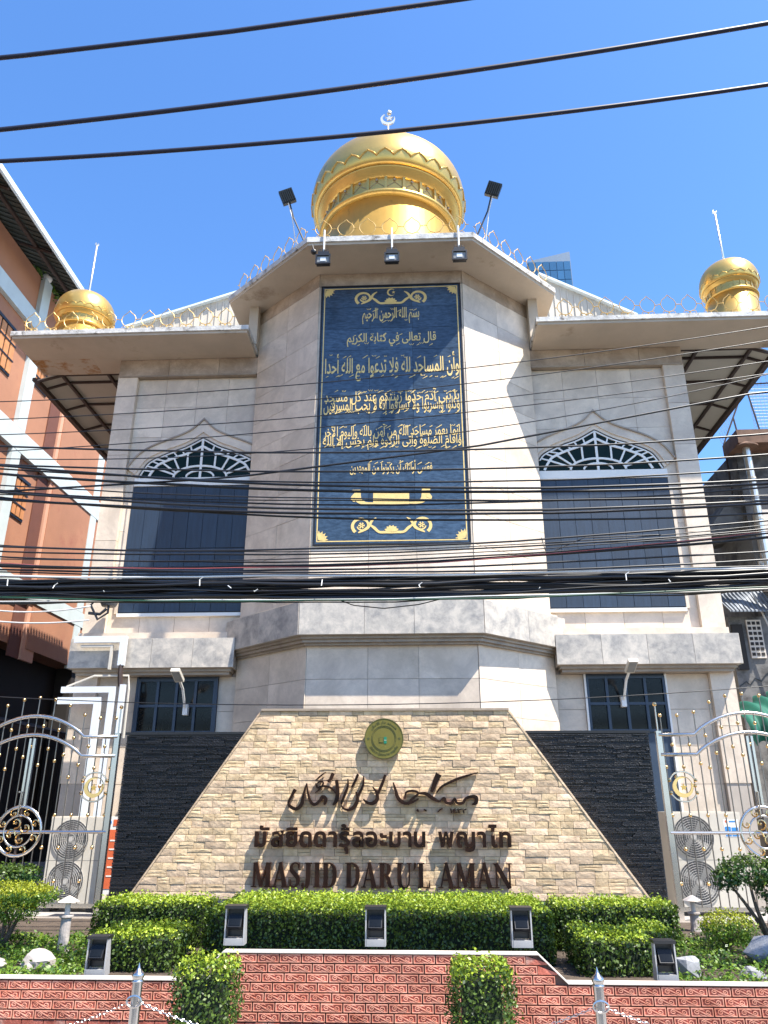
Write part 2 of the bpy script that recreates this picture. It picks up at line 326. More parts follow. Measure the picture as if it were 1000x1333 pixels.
def shape(s):
    out = []; prev = False; i = 0
    while i < len(s):
        c = s[i]
        if c not in AR: out.append(c); prev = False; i += 1; continue
        iso, n = AR[c]
        if c == 'ل' and i + 1 < len(s) and s[i + 1] in LAM:
            out.append(chr(LAM[s[i + 1]] + (1 if prev else 0))); prev = False; i += 2; continue
        nxt = (n == 4 and i + 1 < len(s) and s[i + 1] in AR and AR[s[i + 1]][1] > 1)
        f = 0 if n == 1 else (1 if prev else 0) if n == 2 else ((3 if nxt else 1) if prev else (2 if nxt else 0))
        out.append(chr(iso + f)); prev = nxt; i += 1
    return ''.join(reversed(out))
def text_raw(s, bold=0.0, res=2):
    c = bpy.data.curves.new('t', 'FONT'); c.body = s; c.size = 1; c.extrude = 0.5; c.offset = bold; c.resolution_u = res
    o = bpy.data.objects.new('t', c); COL.objects.link(o); bpy.context.view_layer.update()
    me = bpy.data.meshes.new_from_object(o.evaluated_get(bpy.context.evaluated_depsgraph_get()))
    v = np.empty(len(me.vertices) * 3); me.vertices.foreach_get('co', v); v = v.reshape(-1, 3)
    bpy.data.objects.remove(o); bpy.data.curves.remove(c)
    return me, v
def text_obj(name, s, x0, x1, z0, z1, y0, y1, mat, parent, bold=0.0, res=2, keep=None):
    """Flat writing stretched to fill the box x0..x1, z0..z1; front at y0, back at y1."""
    me, v = text_raw(s, bold, res); lo, hi = v.min(0), v.max(0); off = base_of(parent)
    X = x0 + (v[:, 0] - lo[0]) / (hi[0] - lo[0]) * (x1 - x0); Z = z0 + (v[:, 1] - lo[1]) / (hi[1] - lo[1]) * (z1 - z0)
    Yy = y1 + (v[:, 2] + 0.5) * (y0 - y1)
    me.vertices.foreach_set('co', np.stack([X - off.x, Yy - off.y, Z - off.z], 1).ravel())
    me.name = name; me.materials.clear(); me.materials.append(mat); me.update()
    o = bpy.data.objects.new(name, me); COL.objects.link(o); o.parent = parent; return o
# ---------------------------------------------------------------- foliage
def leaf_cloud(name, Pn, Nn, size, mat, parent, jitter=0.8, lean=0.25):
    n = len(Pn); nr = Nn + rng.normal(0, jitter, (n, 3)); nr /= np.linalg.norm(nr, axis=1, keepdims=True)
    t = rng.normal(0, 1, (n, 3)); t -= (t * nr).sum(1, keepdims=True) * nr; t /= np.linalg.norm(t, axis=1, keepdims=True)
    b = np.cross(nr, t); s = size * rng.uniform(0.7, 1.3, (n, 1))
    v = np.stack([Pn - t * s * 0.5, Pn + b * s * 0.3 + nr * s * 0.08, Pn + t * s * 0.5, Pn - b * s * 0.3 + nr * s * 0.08], 1).reshape(-1, 3)
    off = base_of(parent); v = v - np.array(off)
    me = bpy.data.meshes.new(name); me.vertices.add(4 * n); me.vertices.foreach_set('co', v.ravel())
    me.loops.add(4 * n); me.loops.foreach_set('vertex_index', np.arange(4 * n, dtype=np.int32))
    me.polygons.add(n); me.polygons.foreach_set('loop_start', np.arange(0, 4 * n, 4, dtype=np.int32)); me.polygons.foreach_set('loop_total', np.full(n, 4, dtype=np.int32))
    me.materials.append(mat); me.update(calc_edges=True)
    o = bpy.data.objects.new(name, me); COL.objects.link(o); o.parent = parent
    if parent: BASE[o.name] = off
    return o
def box_pts(x0, x1, y0, y1, z0, z1, dens, faces='FTLRB', jit=0.02, rnd=0.035):
    Ps, Ns = [], []
    for f in faces:
        a = {'F': (x1 - x0) * (z1 - z0), 'B': (x1 - x0) * (z1 - z0), 'T': (x1 - x0) * (y1 - y0), 'L': (y1 - y0) * (z1 - z0), 'R': (y1 - y0) * (z1 - z0)}[f]
        n = int(a * dens); u, w = rng.random(n), rng.random(n)
        if f in 'FB': p = np.stack([x0 + u * (x1 - x0), np.full(n, y0 if f == 'F' else y1), z0 + w * (z1 - z0)], 1); nn = (0, -1 if f == 'F' else 1, 0)
        elif f == 'T': p = np.stack([x0 + u * (x1 - x0), y0 + w * (y1 - y0), np.full(n, z1)], 1); nn = (0, 0, 1)
        else: p = np.stack([np.full(n, x0 if f == 'L' else x1), y0 + u * (y1 - y0), z0 + w * (z1 - z0)], 1); nn = (-1 if f == 'L' else 1, 0, 0)
        Ps.append(p); Ns.append(np.tile(nn, (n, 1)).astype(float))
    p = np.concatenate(Ps); nn = np.concatenate(Ns)
    # wavy, slightly rounded faces
    c = np.array([(x0 + x1) / 2, (y0 + y1) / 2, (z0 + z1) / 2]); h = np.array([(x1 - x0) / 2, (y1 - y0) / 2, (z1 - z0) / 2])
    q = np.abs((p - c) / h); edge = np.clip((np.sort(q, 1)[:, 1] - (1 - rnd / h.min())) / (rnd / h.min()), 0, 1)
    p = p - nn * (edge ** 2)[:, None] * rnd
    wv = 0.007 * (np.sin(p[:, 0] * 9 + p[:, 2] * 5) + np.sin(p[:, 1] * 11 + p[:, 0] * 4 + 1) + np.sin(p[:, 2] * 13 + 2))
    return p + nn * (wv + rng.normal(0, jit, len(p)))[:, None], nn
def blob_pts(lobes, dens, jit=0.02):
    Ps, Ns = [], []
    for (cx, cy, cz, rx, ry, rz) in lobes:
        n = int(4 * math.pi * ((rx * ry) ** 1.6 / 3 + (rx * rz) ** 1.6 / 3 + (ry * rz) ** 1.6 / 3) ** (1 / 1.6) * dens)
        d = rng.normal(0, 1, (n, 3)); d /= np.linalg.norm(d, axis=1, keepdims=True)
        rr = 1 - np.abs(rng.normal(0, 0.13, (n, 1)))
        Ps.append(np.array([cx, cy, cz]) + d * np.array([rx, ry, rz]) * rr + rng.normal(0, jit, (n, 3))); Ns.append(d)
    return np.concatenate(Ps), np.concatenate(Ns)
# ================================================================ GROUND
struct(MB().box(-400, 400, -60, 900, -0.5, 0.0).build('ground', M['street']))
struct(MB().box(-9.0, 9.0, 4.2, 6.2, 0.004, 0.12).build('pavement', M['paving']))
struct(MB().box(-12, 12, 11.15, 40, 0.004, 0.10).build('courtyard', M['paving']))
struct(MB().box(-6.4, 6.4, 6.42, 10.05, 0.004, 0.30).build('flower_bed', M['soil']))

# ================================================================ MOSQUE
XC = -0.42; WC = -0.36
BX0, BX1, BY = -1.78, 0.94, 12.0           # bay front
FX0, FX1, WY = -3.17, 2.33, 13.2           # where the facets meet the wings
mosque = thing('mosque_building', 'cream marble mosque with a faceted central bay and two wings behind the sign wall', 'mosque', (XC, 13, 0))
U3 = Vector((0, 0, 1))
core = MB()
core.prism_xy([(BX0 + .012, BY + .016), (BX1 - .012, BY + .016), (FX1 - .016, WY + .012), (FX1 - .016, 24), (FX0 + .016, 24), (FX0 + .016, WY + .012)], 0.1, 11.18)
core.build('bay_core', M['grout'], mosque)
MB().box(-6.03 + .016, FX0 + .005, WY + .116, 24, 0.1, 10.12).build('wing_core', M['grout'], mosque)
MB().box(FX1 - .005, 5.33 - .016, WY + .116, 24, 0.1, 10.12).build('wing_core', M['grout'], mosque)

def clad(O, U, Nn, length, rows, cols, mat, thick=0.014, gap=0.006, skip=None, stagger=False):
    """Marble tiles standing proud of a core, one object each."""
    U = Vector(U).normalized(); Nn = Vector(Nn).normalized(); O = Vector(O)
    for ri, (z0, z1) in enumerate(rows):
        cs = cols
        for ci in range(len(cs) - 1):
            a, b = cs[ci] * length, cs[ci + 1] * length
            if skip and skip(a, b, z0, z1): continue
            m = mat(ri, ci, len(rows)) if callable(mat) else mat
            mb = MB(); mb.frame_box(O, U, U3, Nn, a + gap / 2, b - gap / 2, z0 + gap / 2, z1 - gap / 2, 0, thick + random.uniform(-.0025, .0025))
            mb.build('wall_tile', m, mosque)
def rows(z0, z1, h):
    n = max(1, round((z1 - z0) / h)); return [(z0 + (z1 - z0) * i / n, z0 + (z1 - z0) * (i + 1) / n) for i in range(n)]
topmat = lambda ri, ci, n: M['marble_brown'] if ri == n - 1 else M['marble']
fl = math.hypot(BX0 - FX0, WY - BY)
lf_U = Vector((BX0 - FX0, BY - WY, 0)); lf_N = Vector((BY - WY, -(BX0 - FX0), 0)).normalized()
rf_U = Vector((FX1 - BX1, WY - BY, 0)); rf_N = Vector((WY - BY, -(FX1 - BX1), 0)).normalized()
PX0, PX1, PZ0, PZ1 = BX0 + .035, BX1 - .03, 5.62, 10.87     # inscription panel
up_rows = rows(4.6, PZ0, .52) + rows(PZ0, PZ1, .6) + [(PZ1, 11.17)]
# front: the panel covers the middle, so only the rows around it
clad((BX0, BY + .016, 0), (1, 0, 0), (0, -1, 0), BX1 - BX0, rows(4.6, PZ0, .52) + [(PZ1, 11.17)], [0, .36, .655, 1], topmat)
for (a, b) in rows(PZ0, PZ1, .6):
    for (x0, x1) in ((BX0, PX0 - .002), (PX1 + .002, BX1)):
        MB().box(x0, x1, BY + .002, BY + .016, a + .004, b - .004).build('wall_tile', M['marble'], mosque)
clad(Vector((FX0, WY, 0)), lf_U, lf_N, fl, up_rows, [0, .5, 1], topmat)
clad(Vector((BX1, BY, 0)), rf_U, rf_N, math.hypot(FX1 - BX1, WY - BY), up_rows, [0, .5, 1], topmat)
# bay ground floor
gr = rows(0.1, 3.96, .55)
gr = [r for r in gr if r[1] > 2.2]
clad((BX0, BY + .016, 0), (1, 0, 0), (0, -1, 0), BX1 - BX0, gr, [0, .36, .655, 1], M['marble'])
clad(Vector((FX0, WY, 0)), lf_U, lf_N, fl, gr, [0, .5, 1], M['marble'])
clad(Vector((BX1, BY, 0)), rf_U, rf_N, math.hypot(FX1 - BX1, WY - BY), gr, [0, .5, 1], M['marble'])
# bay ledge: grey tiles on a stepped string course
def bay_poly(d, yb=13.6):
    k = d * 0.36
    return [(BX0 - k, BY - d), (BX1 + k, BY - d), (FX1 + d * .82, WY - d * .2), (FX1 + d * .82, yb), (FX0 - d * .82, yb), (FX0 - d * .82, WY - d * .2)]
MB().prism_xy(bay_poly(.27), 4.06, 4.60).build('ledge_core', M['grout'], mosque)
MB().prism_xy(bay_poly(.14), 4.60, 4.66).build('ledge_coping', M['marble'], mosque)
mm = MB(); mm.prism_xy(bay_poly(.20), 4.015, 4.06); mm.prism_xy(bay_poly(.15), 3.965, 4.015); mm.prism_xy(bay_poly(.09), 3.93, 3.965)
mm.build('ledge_moulding', M['mould'], mosque)
bp = bay_poly(.27)
for (p, q, cols) in ((bp[0], bp[1], [0, .355, .625, 1]), (bp[1], bp[2], [0, .52, 1]), (bp[5], bp[0], [0, .48, 1])):
    p, q = Vector((*p, 0)), Vector((*q, 0)); U = q - p; Nn = Vector((U.y, -U.x, 0)).normalized()
    clad(p, U, Nn, U.length, [(4.062, 4.598)], cols, M['marble_grey'], thick=.016, gap=.006)
# ---- wings
LEDY = 12.9
for side, (x0, x1, px0, px1, wc) in (('l', (-6.03, FX0, -6.03, -5.63, -4.18)), ('r', (FX1, 5.33, 4.93, 5.33, 3.47))):
    left = side == 'l'
    # pilaster and lintel stand 10 cm proud of the field
    MB().box(px0 + .012, px1 - .012, WY + .014, WY + .13, .1, 9.72).build('pilaster_core', M['grout'], mosque)
    for (a, b) in rows(4.42, 9.73, .88) + rows(.1, 3.68, .9)[-2:]:
        MB().box(px0, px1, WY, WY + .112, a + .004, b - .004).build('wall_tile', M['marble'], mosque)
    MB().box(x0 + .012, x1 - .012, WY + .014, WY + .13, 9.735, 10.11).build('lintel_core', M['grout'], mosque)
    xs = [x0, x0 + (x1 - x0) * .36, x0 + (x1 - x0) * .72, x1]
    for i in range(3): MB().box(xs[i] + .004, xs[i + 1] - .004, WY - .004, WY + .012, 9.734, 10.105).build('wall_tile', M['marble_brown'], mosque)
    MB().box(x0 + .02, x1 - .02, WY - .02, WY + .09, 9.70, 9.73).build('lintel_lip', M['mould'], mosque)
    # field tiles
    f0, f1 = (px1, x1) if left else (x0, px0)
    Wb = 1.28
    def skp(a, b, z0, z1, f0=f0, wc=wc): return z0 > 4.7 and z1 < 8.0 and f0 + a > wc - Wb + .02 and f0 + b < wc + Wb - .02
    clad((f0, WY + .116, 0), (1, 0, 0), (0, -1, 0), f1 - f0, rows(4.42, 9.70, .66), [0, .24, .5, .76, 1], M['marble'], skip=skp)
    # course under the window, ledge and its mouldings
    MB().box(x0 - .02, x1, WY - .10, WY + .1, 4.275, 4.415).build('sill_course', M['marble'], mosque)
    lx0, lx1 = (x0 - .04, x1) if left else (x0, x1 + .06)
    MB().box(lx0 + .014, lx1 - .014, LEDY + .014, 24 if False else 13.6, 3.762, 4.268).build('ledge_core', M['grout'], mosque)
    n = 4
    for i in range(n):
        a, b = lx0 + (lx1 - lx0) * i / n, lx0 + (lx1 - lx0) * (i + 1) / n
        MB().box(a + .003, b - .003, LEDY, LEDY + .013, 3.764, 4.27).build('wall_tile', M['marble_grey'], mosque)
    ex = lx0 if left else lx1
    MB().box(ex - .001, ex + .013, LEDY + .015, 13.6, 3.764, 4.27).build('wall_tile', M['marble_grey'], mosque)
    mo = MB(); mo.box(lx0 + .06, lx1 - .06, LEDY + .09, 13.5, 3.71, 3.762); mo.box(lx0 + .1, lx1 - .1, LEDY + .15, 13.5, 3.66, 3.71); mo.build('ledge_moulding', M['mould'], mosque)
    # ground floor
    gx0, gx1 = (-4.94, -3.5) if left else (2.82, 4.21)
    for (a, b) in ((f0, gx0), (gx1, f1)):
        for (z0, z1) in rows(.1, 3.66, .62)[2:]:
            MB().box(a + .004, b - .004, WY + .10, WY + .114, z0 + .004, z1 - .004).build('wall_tile', M['marble'], mosque)
    # side wall
    sx = -6.03 if left else 5.33
    sw = MB(); sw.box(min(sx, sx + (.012 if left else -.012)), max(sx, sx + (.012 if left else -.012)), WY + .14, 24, .1, 10.1); sw.build('side_wall', M['concrete'], mosque)

# ---- eaves
be = [(-1.91, 11.17), (1.11, 11.17), (2.86, 12.86), (2.80, 13.9), (2.80, 20), (-3.71, 20), (-3.71, 13.9), (-3.75, 12.82)]
MB().prism_xy(be, 11.17, 11.31).build('bay_roof_slab', M['concrete'], mosque)
def grow(poly, d):
    c = Vector((XC, 14.5)); return [((c + (Vector(p) - c) * (1 + d / (Vector(p) - c).length))[:]) for p in poly]
MB().prism_xy(grow(be, .035), 11.225, 11.335).build('bay_roof_fascia', M['fascia'], mosque)
for side in (-1, 1):
    xo, xi = (-7.88, -3.22) if side < 0 else (7.14, 2.38)
    a, b = min(xo, xi), max(xo, xi)
    yf = 12.32
    yk = 13.70 if side < 0 else 13.32
    MB().box(a, b, yf, yk, 10.112, 10.21).build('wing_roof_slab', M['concrete'], mosque)
    MB().box(a - .03, b + .03, yf - .035, yk + .01, 10.165, 10.262).build('wing_roof_fascia', M['fascia'], mosque)
    MB().box(-6.2 if side < 0 else 2.0, -2.9 if side < 0 else 5.5, yk + .012, 24, 10.13, 10.25).build('wing_roof_deck', M['concrete'], mosque)
for a_, b_ in ((-3.36, FX0 - .006), (FX1 + .006, 2.52)):
    MB().box(a_, b_, 12.95, 13.19, 10.27, 11.168).build('eave_downstand', M['concrete'], mosque)
# ---- steel framed side canopies
for side in (-1, 1):
    t = -1 if side < 0 else 1
    wall = -6.03 if side < 0 else 5.33
    bend = -7.5 if side < 0 else 6.78; edge = -8.02 if side < 0 else 7.2
    mid = -6.5 if side < 0 else 5.71
    sh = MB(); vs = []
    y0, y1 = (13.71, 20.0) if side < 0 else (13.33, 20.0)
    for y in (y0, y1): vs += [(wall + t * .02, y, 10.16), (bend, y, 10.16), (edge, y, 10.0), (edge, y, 10.02), (bend, y, 10.19), (wall + t * .02, y, 10.19)]
    sh.add(vs, [(0, 1, 7, 6), (1, 2, 8, 7), (2, 3, 9, 8), (3, 4, 10, 9), (4, 5, 11, 10), (5, 0, 6, 11), (0, 5, 4, 3, 2, 1), (6, 7, 8, 9, 10, 11)])
    sh.build('canopy_sheet', M['soffit_sheet'], mosque)
    for x in (mid, bend): MB().box(x - .028, x + .028, y0, y1, 10.085, 10.15).build('canopy_beam', M['steel_brown'], mosque)
    for y in (y0 + .02, y0 + .34, y0 + 1.3, y0 + 2.3, y0 + 3.4, 18.4, 19.6):
        m_ = MB(); m_.box(min(wall, bend) + .0, max(wall, bend), y - .018, y + .018, 10.105, 10.155)
        m_.add([(bend, y - .018, 10.095), (bend, y + .018, 10.095), (bend, y + .018, 10.15), (bend, y - .018, 10.15), (edge, y - .018, 9.955), (edge, y + .018, 9.955), (edge, y + .018, 9.995), (edge, y - .018, 9.995)], [(0, 1, 2, 3), (4, 7, 6, 5), (0, 4, 5, 1), (1, 5, 6, 2), (2, 6, 7, 3), (3, 7, 4, 0)])
        m_.build('canopy_rib', M['steel_brown'], mosque)
    MB().box(edge - .05, edge + .05, 13.72 if side < 0 else y0, y1, 9.92, 10.06).build('canopy_edge_beam', M['steel_brown'], mosque)
    g = MB()
    for k in range(40): g.box(edge + t * .05, edge + t * .12, y0 + k * .15, y0 + k * .15 + .09, 10.0, 10.075)
    g.build('corrugated_edge', M['steel_brown'], mosque)['kind'] = 'stuff'
MB().box(-7.86, -6.6, 13.1, 13.69, 10.1085, 10.1118).build('rust_stained_patch', M['concrete_rust'], mosque)
# ---- metal roof gables behind the eaves
def gable(p0, p1, p2, y, name):
    g = MB(); g.prism_xz([p0, p1, p2], y, y + 6); g.build(name, M['roof_sheet'], mosque)
    g = MB(); d = .05
    a, b = Vector(p0), Vector(p1); n = Vector((-(b - a).y, (b - a).x)).normalized() * (1 if (b - a).x > 0 else -1)
    for lo, hi, yy in ((0.0, .045, y - .10),):
        g.prism_xz([tuple(a + n * lo), tuple(b + n * lo), tuple(b + n * hi), tuple(a + n * hi)], yy, y + 6)
    g.build('roof_flashing', M['flashing'], mosque)
    g = MB(); L = (p2[0] - p0[0]) if False else (b - a).length
    k = 0
    while k * .16 < L - .1:
        q = a + (b - a) * (k * .16 / L); g.box(q.x - .012, q.x + .012, y - .02, y - .001, p2[1], max(p2[1] + .01, q.y - .02)); k += 1
    g.build('sheet_rib', M['roof_sheet'], mosque)['kind'] = 'stuff'
gable((-6.30, 11.30), (-3.60, 12.24), (-3.60, 10.25), 13.82, 'gable_roof')
gable((4.75, 11.26), (2.75, 12.40), (2.75, 10.25), 13.82, 'gable_roof')
MB().box(-6.3, -3.6, 13.9, 19.5, 10.25, 11.31).build('roof_parapet', M['roof_sheet'], mosque)
MB().box(2.75, 4.75, 13.9, 19.5, 10.25, 11.27).build('roof_parapet', M['roof_sheet'], mosque)

# ================================================================ WINDOWS OF THE UPPER FLOOR (parts of the mosque)
FAN = [(-1.21, 7.50), (-1.10, 7.71), (-0.98, 7.85), (-0.65, 8.01), (-0.33, 8.13), (0.0, 8.32)]
OG = [(-1.46, 7.70), (-1.27, 7.97), (-1.02, 8.16), (-0.68, 8.31), (-0.42, 8.42), (-0.2, 8.55), (0.0, 8.76)]
def arch(c, wc): return [(wc + x, z) for x, z in c] + [(wc - x, z) for x, z in reversed(c[:-1])]
FANs = spline(FAN, [1] * 6, 4)[0]; OGs = spline(OG, [1] * 7, 4)[0]
def clipx(poly, x0, x1):
    for sgn, lim in ((1, x0), (-1, x1)):
        out = []
        for i in range(len(poly)):
            a, b = poly[i], poly[(i + 1) % len(poly)]
            ia, ib = sgn * a[0] >= sgn * lim, sgn * b[0] >= sgn * lim
            if ia: out.append(a)
            if ia != ib: t = (lim - a[0]) / (b[0] - a[0]); out.append((lim, a[1] + (b[1] - a[1]) * t))
        poly = out
    return poly
for wc, x0, x1 in ((-4.18, -5.62, FX0 - .02), (3.47, FX1 + .02, 4.92)):
    yb = WY + .10                                             # face of the field tiles
    # stone surround between the outer ogee and the fan opening, 6 cm proud, built of strips
    inner = arch(FANs, wc); outer = arch(OGs, wc); n = 48
    def resample(c, n):
        L = [0]
        for a, b in zip(c, c[1:]): L.append(L[-1] + math.dist(a, b))
        out = []
        for i in range(n + 1):
            s = L[-1] * i / n; j = max(0, min(len(c) - 2, next((k for k in range(len(L) - 1) if L[k + 1] >= s - 1e-9), 0)))
            t = (s - L[j]) / (L[j + 1] - L[j] + 1e-9); out.append((c[j][0] + (c[j + 1][0] - c[j][0]) * t, c[j][1] + (c[j + 1][1] - c[j][1]) * t))
        return out
    I, O_ = resample(inner, n), resample(outer, n)
    def band(A_, B_, ya, ybk, name, mat):
        g = MB()
        for i in range(n):
            q = clipx([A_[i], A_[i + 1], B_[i + 1], B_[i]], x0, x1)
            if len(q) >= 3 and max(p[0] for p in q) - min(p[0] for p in q) > 1e-4: g.prism_xz(q, ya, ybk)
        return g.build(name, mat, mosque)
    mixp = lambda t: [(a[0] + (b[0] - a[0]) * t, a[1] + (b[1] - a[1]) * t) for a, b in zip(I, O_)]
    band(mixp(.0), mixp(.30), yb - .030, yb + .012, 'arch_inner_step', M['marble'])
    band(mixp(.30), mixp(.90), yb - .055, yb + .012, 'arch_surround', M['marble'])
    band(mixp(.90), mixp(1.0), yb - .085, yb + .012, 'arch_moulding', M['mould'])
    # fan light
    w = MB(); poly = clipx([(wc - 1.21, 7.46)] + [p for p in inner] + [(wc + 1.21, 7.46)], x0, x1); w.prism_xz(poly, yb - .006, yb + .01)
    fan = w.build('fan_window', M['fan_glass'], mosque)
    def bars(name, polyl, wd, ya):
        g = MB()
        pl = [p for p in polyl if x0 - .001 <= p[0] <= x1 + .001]
        if len(pl) > 1: g.ribbon(pl, wd, ya, yb - .008); g.build(name, M['white_paint'], fan)
    bars('rim_bar', inner, .048, yb - .030)
    cz = 7.50
    rim2 = [(wc + (x - wc) * .84, cz + (z - cz) * .80) for x, z in inner]; bars('arc_bar', rim2, .045, yb - .028)
    hub = [(wc + .52 * math.cos(a), cz + .23 * math.sin(a)) for a in np.linspace(math.pi, 0, 17)]; bars('hub_bar', hub, .04, yb - .027)
    hub2 = [(wc + .27 * math.cos(a), cz + .13 * math.sin(a)) for a in np.linspace(math.pi, 0, 13)]; bars('hub_bar', hub2, .035, yb - .0265)
    m_ = len(inner)
    def at_ang(curve, a):
        best = min(curve, key=lambda p: abs(math.atan2(p[1] - cz, p[0] - wc) - a)); return best
    angs = [R(x) for x in (12, 22, 36, 58, 90, 122, 144, 158, 168)]
    for i, a in enumerate(angs):
        e = at_ang(rim2, a); s = (wc + .27 * math.cos(a), cz + .13 * math.sin(a)) if i == 4 else (wc + .52 * math.cos(a) * .98, cz + .23 * math.sin(a))
        if i == 4: bars('spoke', [(wc, 7.47), (wc, inner[m_ // 2][1])], .045, yb - .026)
        else: bars('spoke', [s, e], .034, yb - .025)
    for a in [R(x) for x in (7, 13, 19, 25, 32, 41, 53, 68, 112, 127, 139, 148, 155, 161, 167, 173)]:
        bars('rim_spoke', [at_ang(rim2, a), at_ang(inner, a)], .028, yb - .024)
    # white transom
    a, b = max(x0, wc - 1.27), min(x1, wc + 1.27)
    MB().box(a, b, yb - .045, yb + .01, 7.31, 7.475).build('transom', M['white_paint'], mosque)
    # closed shutter of vertical boards
    a, b = max(x0, wc - 1.28), min(x1, wc + 1.26)
    sh = MB().box(a, b, yb - .004, yb + .01, 4.80, 7.31).build('shutter', M['black_frame'], mosque)
    nb_ = round((b - a) / .30)
    for i in range(nb_):
        for z0, z1 in ((4.83, 6.03), (6.045, 7.30)):
            MB().box(a + (b - a) * i / nb_ + .004, a + (b - a) * (i + 1) / nb_ - .004, yb - .020 - .003 * (i % 2), yb - .006, z0, z1).build('board', M['blue_board'], sh)
    MB().box(a - .0, b + .0, yb - .06, yb + .01, 4.74, 4.80).build('window_sill', M['white_paint'], mosque)
    xj = a - .05 if wc > 0 else a - .045
    for xx in ((a - .06, a - .003), (b + .003, b + .06)):
        if xx[0] > x0 - .01 and xx[1] < x1 + .05: MB().box(xx[0], xx[1], yb - .03, yb + .01, 4.80, 7.46).build('jamb', M['marble'], mosque)
# ================================================================ GROUND FLOOR WINDOWS
for gx0, gx1, lab in ((-4.94, -3.5, 'l'), (2.82, 4.21, 'r')):
    y = WY + .09
    win = MB().box(gx0, gx1, y, y + .03, .1, 3.66).build('window', M['blue_frame'], mosque)
    z0, z1 = 2.72, 3.60; nx = 4
    px = [gx0 + .05 + (gx1 - gx0 - .10) * i / nx for i in range(nx + 1)]
    for i in range(nx):
        for a, b in ((z0, (z0 + z1) / 2), ((z0 + z1) / 2, z1)):
            MB().box(px[i] + .025, px[i + 1] - .025, y - .006, y - .001, a + .025, b - .025).build('pane', M['win_glass'], win)
    for i in range(nx + 1): MB().box(px[i] - .023, px[i] + .023, y - .045, y - .0005, z0 - .02, z1 + .02).build('mullion', M['blue_frame'], win)
    for z in (z0, (z0 + z1) / 2, z1): MB().box(gx0 + .02, gx1 - .02, y - .040, y - .0008, z - .022, z + .022).build('glazing_bar', M['blue_frame'], win)
    MB().box((gx0 + gx1) / 2 - .006, (gx0 + gx1) / 2 + .006, y - .012, y - .001, .2, z0 - .03).build('door_joint', M['black_frame'], win)
    for xx in ((gx0, gx0 + .03), (gx1 - .03, gx1)): MB().box(xx[0], xx[1], y - .05, y - .002, .1, 3.655).build('frame_edge', M['white_paint'] if lab == 'r' else M['blue_frame'], win)

# ================================================================ INSCRIPTION PANEL
panel = thing('inscription_panel', 'tall blue-black granite panel with gold Arabic inscriptions on the central bay', 'inscription', ((PX0 + PX1) / 2, BY, PZ0))
MB().box(PX0, PX1, BY - .004, BY + .03, PZ0, PZ1).build('panel_backing', M['black_frame'], panel)
nr = 11
for r_ in range(nr):
    for c_, (u0, u1) in enumerate(((0, .35), (.35, .655), (.655, 1))):
        a, b = PX0 + .03 + (PX1 - PX0 - .06) * u0, PX0 + .03 + (PX1 - PX0 - .06) * u1
        z0, z1 = PZ0 + .03 + (PZ1 - PZ0 - .06) * r_ / nr, PZ0 + .03 + (PZ1 - PZ0 - .06) * (r_ + 1) / nr
        MB().box(a + .003, b - .003, BY - .018, BY - .005, z0 + .003, z1 - .003).build('granite_tile', M['granite'], panel)
for (a, b, c, d) in ((PX0, PX0 + .028, PZ0, PZ1), (PX1 - .028, PX1, PZ0, PZ1), (PX0 + .029, PX1 - .029, PZ0, PZ0 + .028), (PX0 + .029, PX1 - .029, PZ1 - .028, PZ1)):
    MB().box(a, b, BY - .03, BY - .005, c, d).build('panel_frame', M['black_frame'], panel)
GY = BY - .0215
for (a, b, c, d) in ((PX0 + .06, PX0 + .078, PZ0 + .06, PZ1 - .06), (PX1 - .078, PX1 - .06, PZ0 + .06, PZ1 - .06), (PX0 + .079, PX1 - .079, PZ0 + .06, PZ0 + .078), (PX0 + .079, PX1 - .079, PZ1 - .078, PZ1 - .06)):
    MB().box(a, b, GY, BY - .0185, c, d).build('gold_border', M['gold_leaf'], panel)
def pz(px, py): p = pt(px, py, BY); return p.x, p.z
def gold(s, px0, px1, py0, py1, bold=.018, name='gold_inscription', dy=0.0):
    x0, z1 = pz(px0, py0); x1, z0 = pz(px1, py1)
    return text_obj(name, shape(s), x0, x1, z0, z1, GY - dy, BY - .0183 - dy, M['gold_leaf'], panel, bold=bold, res=2)
gold('بسم الله الرحمن الرحيم', 472, 546, 402, 421, .014)
gold('قال تعالى في كتابه الكريم', 452, 568, 435, 450, .012)
gold('وأن المساجد لله فلا تدعوا مع الله أحدا', 424, 598, 462, 494, .012)
gold('يا بني آدم خذوا زينتكم عند كل مسجد', 423, 598, 509, 528, .006)
gold('وكلوا واشربوا ولا تسرفوا إنه لا يحب المسرفين', 422, 599, 520, 539, .006, dy=.0035)
gold('إنما يعمر مساجد الله من آمن بالله واليوم الآخر', 422, 600, 554, 573, .006)
gold('وأقام الصلوة وآتى الزكوة ولم يخش إلا الله', 421, 601, 565, 584, .006, dy=.0035)
gold('فعسى أولئك أن يكونوا من المهتدين', 456, 563, 601, 617, .014)
def vowels(px0, px1, py0, py1, n):
    m = MB()
    for k in range(n):
        a, c_ = pz(px0 + (px1 - px0) * (k + rng.uniform(.1, .9)) / n, py0 + rng.choice([0, 1]) * (py1 - py0) + rng.uniform(-1.5, 1.5)); L_ = rng.uniform(.022, .045); kind = rng.integers(0, 4)
        if kind < 3: m.ribbon([(a - L_, c_ - L_ * .6), (a + L_, c_ + L_ * .6)], [.006, .016], GY - .0004 - .00001 * k, BY - .0184)
        else: m.ribbon([(a - L_, c_ + L_ * .7), (a - L_ * .4, c_), (a, c_ + L_ * .6), (a + L_ * .4, c_), (a + L_, c_ + L_ * .8)], .010, GY - .0008 - .00001 * k, BY - .0184)
    m.build('vowel_marks', M['gold_leaf'], panel)['kind'] = 'stuff'
